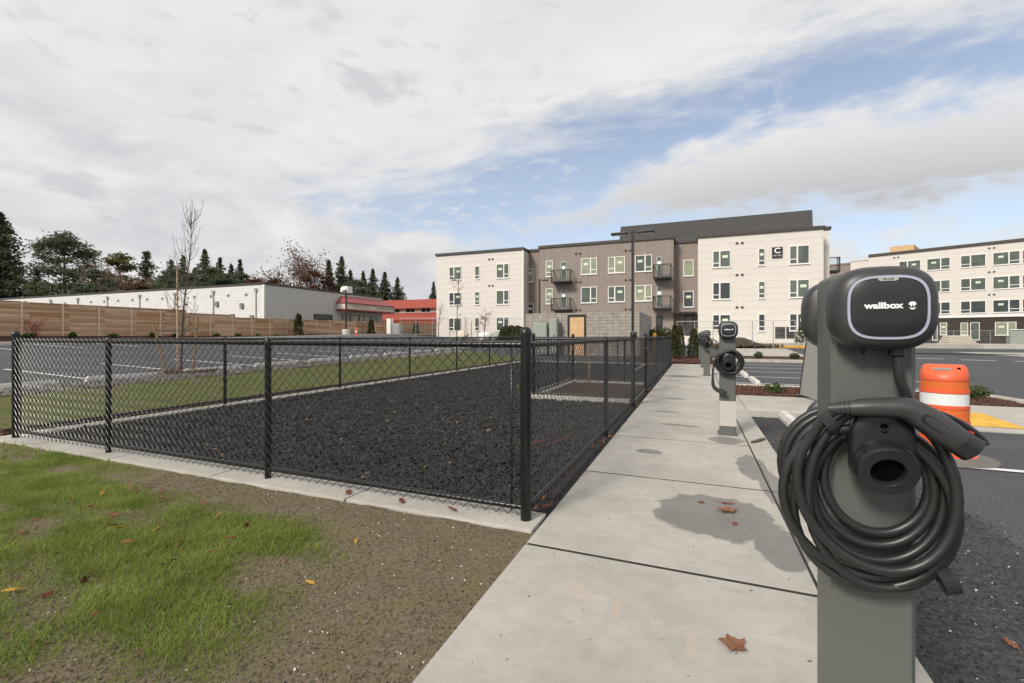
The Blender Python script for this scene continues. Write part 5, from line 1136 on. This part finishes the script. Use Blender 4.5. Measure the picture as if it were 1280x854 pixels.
# dirt heap and odds before the entrance
q = ray(925, 36.0); chips('dirt_heap', 1800, lambda: (q.x+random.gauss(0,.9), q.y+random.gauss(0,.5)), .13,.11,.10, M['soilclump'], lambda x, y: T(x,y)+.05+.55*math.exp(-((x-q.x)/1.0)**2-((y-q.y)/.7)**2), 1)
for (px, d, r, h, m, lab) in ((606,44.5,.5,.45,'white_frame','white tarp bundle before the left white wall'),(622,44.5,.6,.5,'cabinet','pale green wrapped bundle before the left white wall'),(578,44.8,.5,.5,'lumber','tan wrapped bundle before the left white wall'),(858,37,.55,.5,'lumber','tan bag of material near the entry door'),(866,35,.6,.4,'white_chip','pale bag of material left of the far charging posts')):
    q = ray(px, d); bm_ = bmesh.new(); bmesh.ops.create_icosphere(bm_, subdivisions=3, radius=1)
    for v in bm_.verts: k = 1+.22*noise.noise(v.co*2.2+Vector((px,0,0))); v.co = Vector((v.co.x*r*k*1.3, v.co.y*r*k, max(-.05, v.co.z*h*k+h*.6)))
    mb = MB(); mb.bm(bm_); tag(mb.build('wrapped_bundle', M[m], smooth=True, loc=(q.x,q.y,T(q.x,q.y)+.05)), lab, 'bundle')
q = ray(818, 31); hy = empty('yellow_hydrant', (q.x,q.y,T(q.x,q.y)), 'yellow hydrant top showing over the end of the walk side fence', 'hydrant'); mb = MB(); hh = zat(416,31)-T(q.x,q.y); mb.lathe(0,0,[(.17,0),(.17,.08),(.12,.1),(.12,hh-.3),(.16,hh-.28),(.16,hh-.22),(.13,hh-.1),(.05,hh)],14); mb.build('barrel', M['yellow'], hy, 'auto'); mb = MB(); mb.tube([(-.24,0,hh-.4),(.24,0,hh-.4)], .06, 10); mb.build('outlets', M['yellow'], hy)
# ------------------------------------------------------------------ sky, sun, camera
SUN_EL, SUN_AZ = 38, -158      # azimuth measured clockwise from +Y
w = bpy.data.worlds.new('World'); sc.world = w; w.use_nodes = True; nt = w.node_tree; nt.nodes.clear()
class WN(NT):
    def __init__(s): s.t = nt; s._c = None
    def co(s):
        if not s._c: s._c = s.n('ShaderNodeTexCoord').outputs['Generated']
        return s._c
W = WN(); nrm = W.n('ShaderNodeVectorMath', operation='NORMALIZE'); W.l(W.co(), nrm.inputs[0]); sep = W.n('ShaderNodeSeparateXYZ'); W.l(nrm.outputs[0], sep.inputs[0]); X, Y, Z = sep.outputs
az = W.math('ADD', W.math('MULTIPLY', W.math('ARCTAN2', X, Y), 57.2958), 22.0)      # bearing in degrees
el = W.math('MULTIPLY', W.math('ARCSINE', Z), 57.2958)
zc_ = W.math('ADD', W.math('MAXIMUM', Z, 0.0), .12); pl = W.n('ShaderNodeCombineXYZ'); W.l(W.math('DIVIDE', X, zc_), pl.inputs[0]); W.l(W.math('DIVIDE', Y, zc_), pl.inputs[1]); plane = pl.outputs[0]
def mapped(sc_, rz, off=(0,0,0), src=None):
    x = W.n('ShaderNodeMapping'); x.inputs['Scale'].default_value = sc_; x.inputs['Rotation'].default_value = (0,0,rz); x.inputs['Location'].default_value = off; W.l(src or plane, x.inputs[0]); return x.outputs[0]
def curve(v, pts, lo=-60, hi=60):
    x = W.n('ShaderNodeFloatCurve'); c = x.mapping.curves[0]; pts = [((a-lo)/(hi-lo), b/60.0) for a, b in pts]
    c.points[0].location = pts[0]; c.points[-1].location = pts[-1]
    for q in pts[1:-1]: c.points.new(*q)
    x.mapping.update(); W.l(W.rng(v, lo, hi), x.inputs['Value']); return W.math('MULTIPLY', x.outputs[0], 60.0)
stre = W.noise(1.5, 9, .58, mapped((1,2.6,1), R(-35)), .4); big = W.noise(2.2, 8, .55, mapped((1,1.25,1), R(20), (3,1,0)), .3)
ae = W.n('ShaderNodeCombineXYZ'); W.l(W.math('MULTIPLY', az, .05), ae.inputs[0]); W.l(W.math('MULTIPLY', el, .085), ae.inputs[1]); aev = ae.outputs[0]
puff = W.noise(2.1, 9, .57, mapped((1,1.3,1), 0, (4,2,0), aev), .35); puff2 = W.noise(5.0, 8, .58, mapped((1,1.6,1), 0, (1,7,0), aev), .3)
# upper deck: everything above a slanting edge
edge = curve(az, [(-60,4),(-38,6),(-24,13.5),(-10,18.5),(0,22.0),(21,26.5),(36,28),(48,24.5),(60,21)])
deck = W.rng(W.math('ADD', W.math('SUBTRACT', el, edge), W.math('ADD', W.math('MULTIPLY', W.math('SUBTRACT', stre, .5), 13.0), W.math('MULTIPLY', W.math('SUBTRACT', puff2, .5), 6.0))), -3.4, 4.6, 0, 1, True)
# cumulus bank on the right
mid = curve(az, [(-60,0),(6,14),(13,16.3),(20,17.2),(32,17.6),(44,16.8),(52,15.8),(60,15)]); thick = curve(az, [(-60,0),(4,0),(9,0),(16,2.6),(24,4.2),(34,4.9),(46,4.3),(60,3.0)])
dist = W.math('SUBTRACT', thick, W.math('ABSOLUTE', W.math('SUBTRACT', el, mid))); bank = W.rng(W.math('ADD', dist, W.math('MULTIPLY', W.math('ADD', W.math('SUBTRACT', puff, .5), W.math('MULTIPLY', W.math('SUBTRACT', puff2, .5), .6)), 9.5)), -1.9, 2.4, 0, 1, True)
# low haze-grey clouds towards the horizon, more on the left
lowe = curve(az, [(-60,26),(-30,18),(-20,14.5),(-8,12.0),(-2,8.5),(8,7.5),(18,6.5),(26,4.5),(34,8.5),(48,9.2),(60,9)])
low = W.rng(W.math('ADD', W.math('SUBTRACT', lowe, el), W.math('MULTIPLY', W.math('SUBTRACT', puff, .48), 16.0)), -1.4, 2.6, 0, 1, True)
mids = W.math('MULTIPLY', W.rng(puff2, .50, .68, 0, .75, True), W.math('MULTIPLY', W.rng(W.math('ADD', az, W.math('MULTIPLY', W.math('SUBTRACT', puff, .5), 30.0)), -2, 16, 1, 0, True), W.rng(el, 3, 8)))
mask = W.math('MAXIMUM', W.math('MAXIMUM', deck, bank), W.math('MAXIMUM', low, mids))
back = W.rng(Y, -.15, .1, 1, 0); mask = W.math('MAXIMUM', mask, W.math('MULTIPLY', back, W.rng(big, .35, .6)))
# shades
shade = W.math('ADD', W.math('MULTIPLY', W.rng(stre, .3, .7), .55), W.math('MULTIPLY', W.rng(big, .3, .7), .45))
bright = W.mix(shade, (4.75,4.74,4.8), (5.95,5.88,5.8))
gry = W.mix(W.rng(puff, .35, .65), (4.2,4.25,4.45), (5.6,5.55,5.55))
bankc = W.mix(W.rng(W.math('SUBTRACT', el, mid), -3.4, 3.4), (3.6,3.6,3.72), (5.5,5.4,5.35))
cl = W.mix(W.math('MAXIMUM', low, mids), bright, gry); cl = W.mix(bank, cl, bankc)
dark = W.math('MULTIPLY', W.rng(W.noise(1.55, 7, .55, mapped((1,1.5,1), 0, (8.3,3.1,0), aev), .3), .58, .70, 0, .75, True), W.rng(az, -20, 14, 1, .0)); cl = W.mix(dark, cl, (3.9,3.95,4.2))
sky = W.n('ShaderNodeTexSky', sky_type='NISHITA'); sky.sun_disc = False; sky.sun_elevation = R(SUN_EL); sky.sun_rotation = R(SUN_AZ); sky.air_density = 1.0; sky.dust_density = 1.2
hz = W.mix(W.rng(el, 0, 30, .50, .15), sky.outputs[0], (5.8,6.0,6.5))
fin = W.mix(mask, hz, cl); bg = W.n('ShaderNodeBackground'); bg.inputs['Strength'].default_value = .10; W.l(fin, bg.inputs['Color']); out = W.n('ShaderNodeOutputWorld'); W.l(bg.outputs[0], out.inputs['Surface'])
sl = bpy.data.lights.new('sun', 'SUN'); sl.energy = 2.3; sl.angle = R(14); sl.color = (1, .93, .83); so = bpy.data.objects.new('sun', sl); COL.objects.link(so)
sd = Vector((math.sin(R(SUN_AZ))*math.cos(R(SUN_EL)), math.cos(R(SUN_AZ))*math.cos(R(SUN_EL)), math.sin(R(SUN_EL)))); so.rotation_euler = (-sd).to_track_quat('-Z', 'Y').to_euler()
cam = bpy.data.cameras.new('camera'); cam.lens = 16.0; cam.sensor_width = 36; cam.shift_y = -7/1280; cam.clip_start = .05; cam.clip_end = 2000
co = bpy.data.objects.new('camera', cam); COL.objects.link(co); co.location = (0,0,H); co.rotation_euler = (R(90),0,R(22)); sc.camera = co
sc.view_settings.view_transform = 'Standard'; sc.view_settings.look = 'None'; sc.view_settings.gamma = 1; sc.view_settings.exposure = .60
sc.view_settings.use_curve_mapping = False
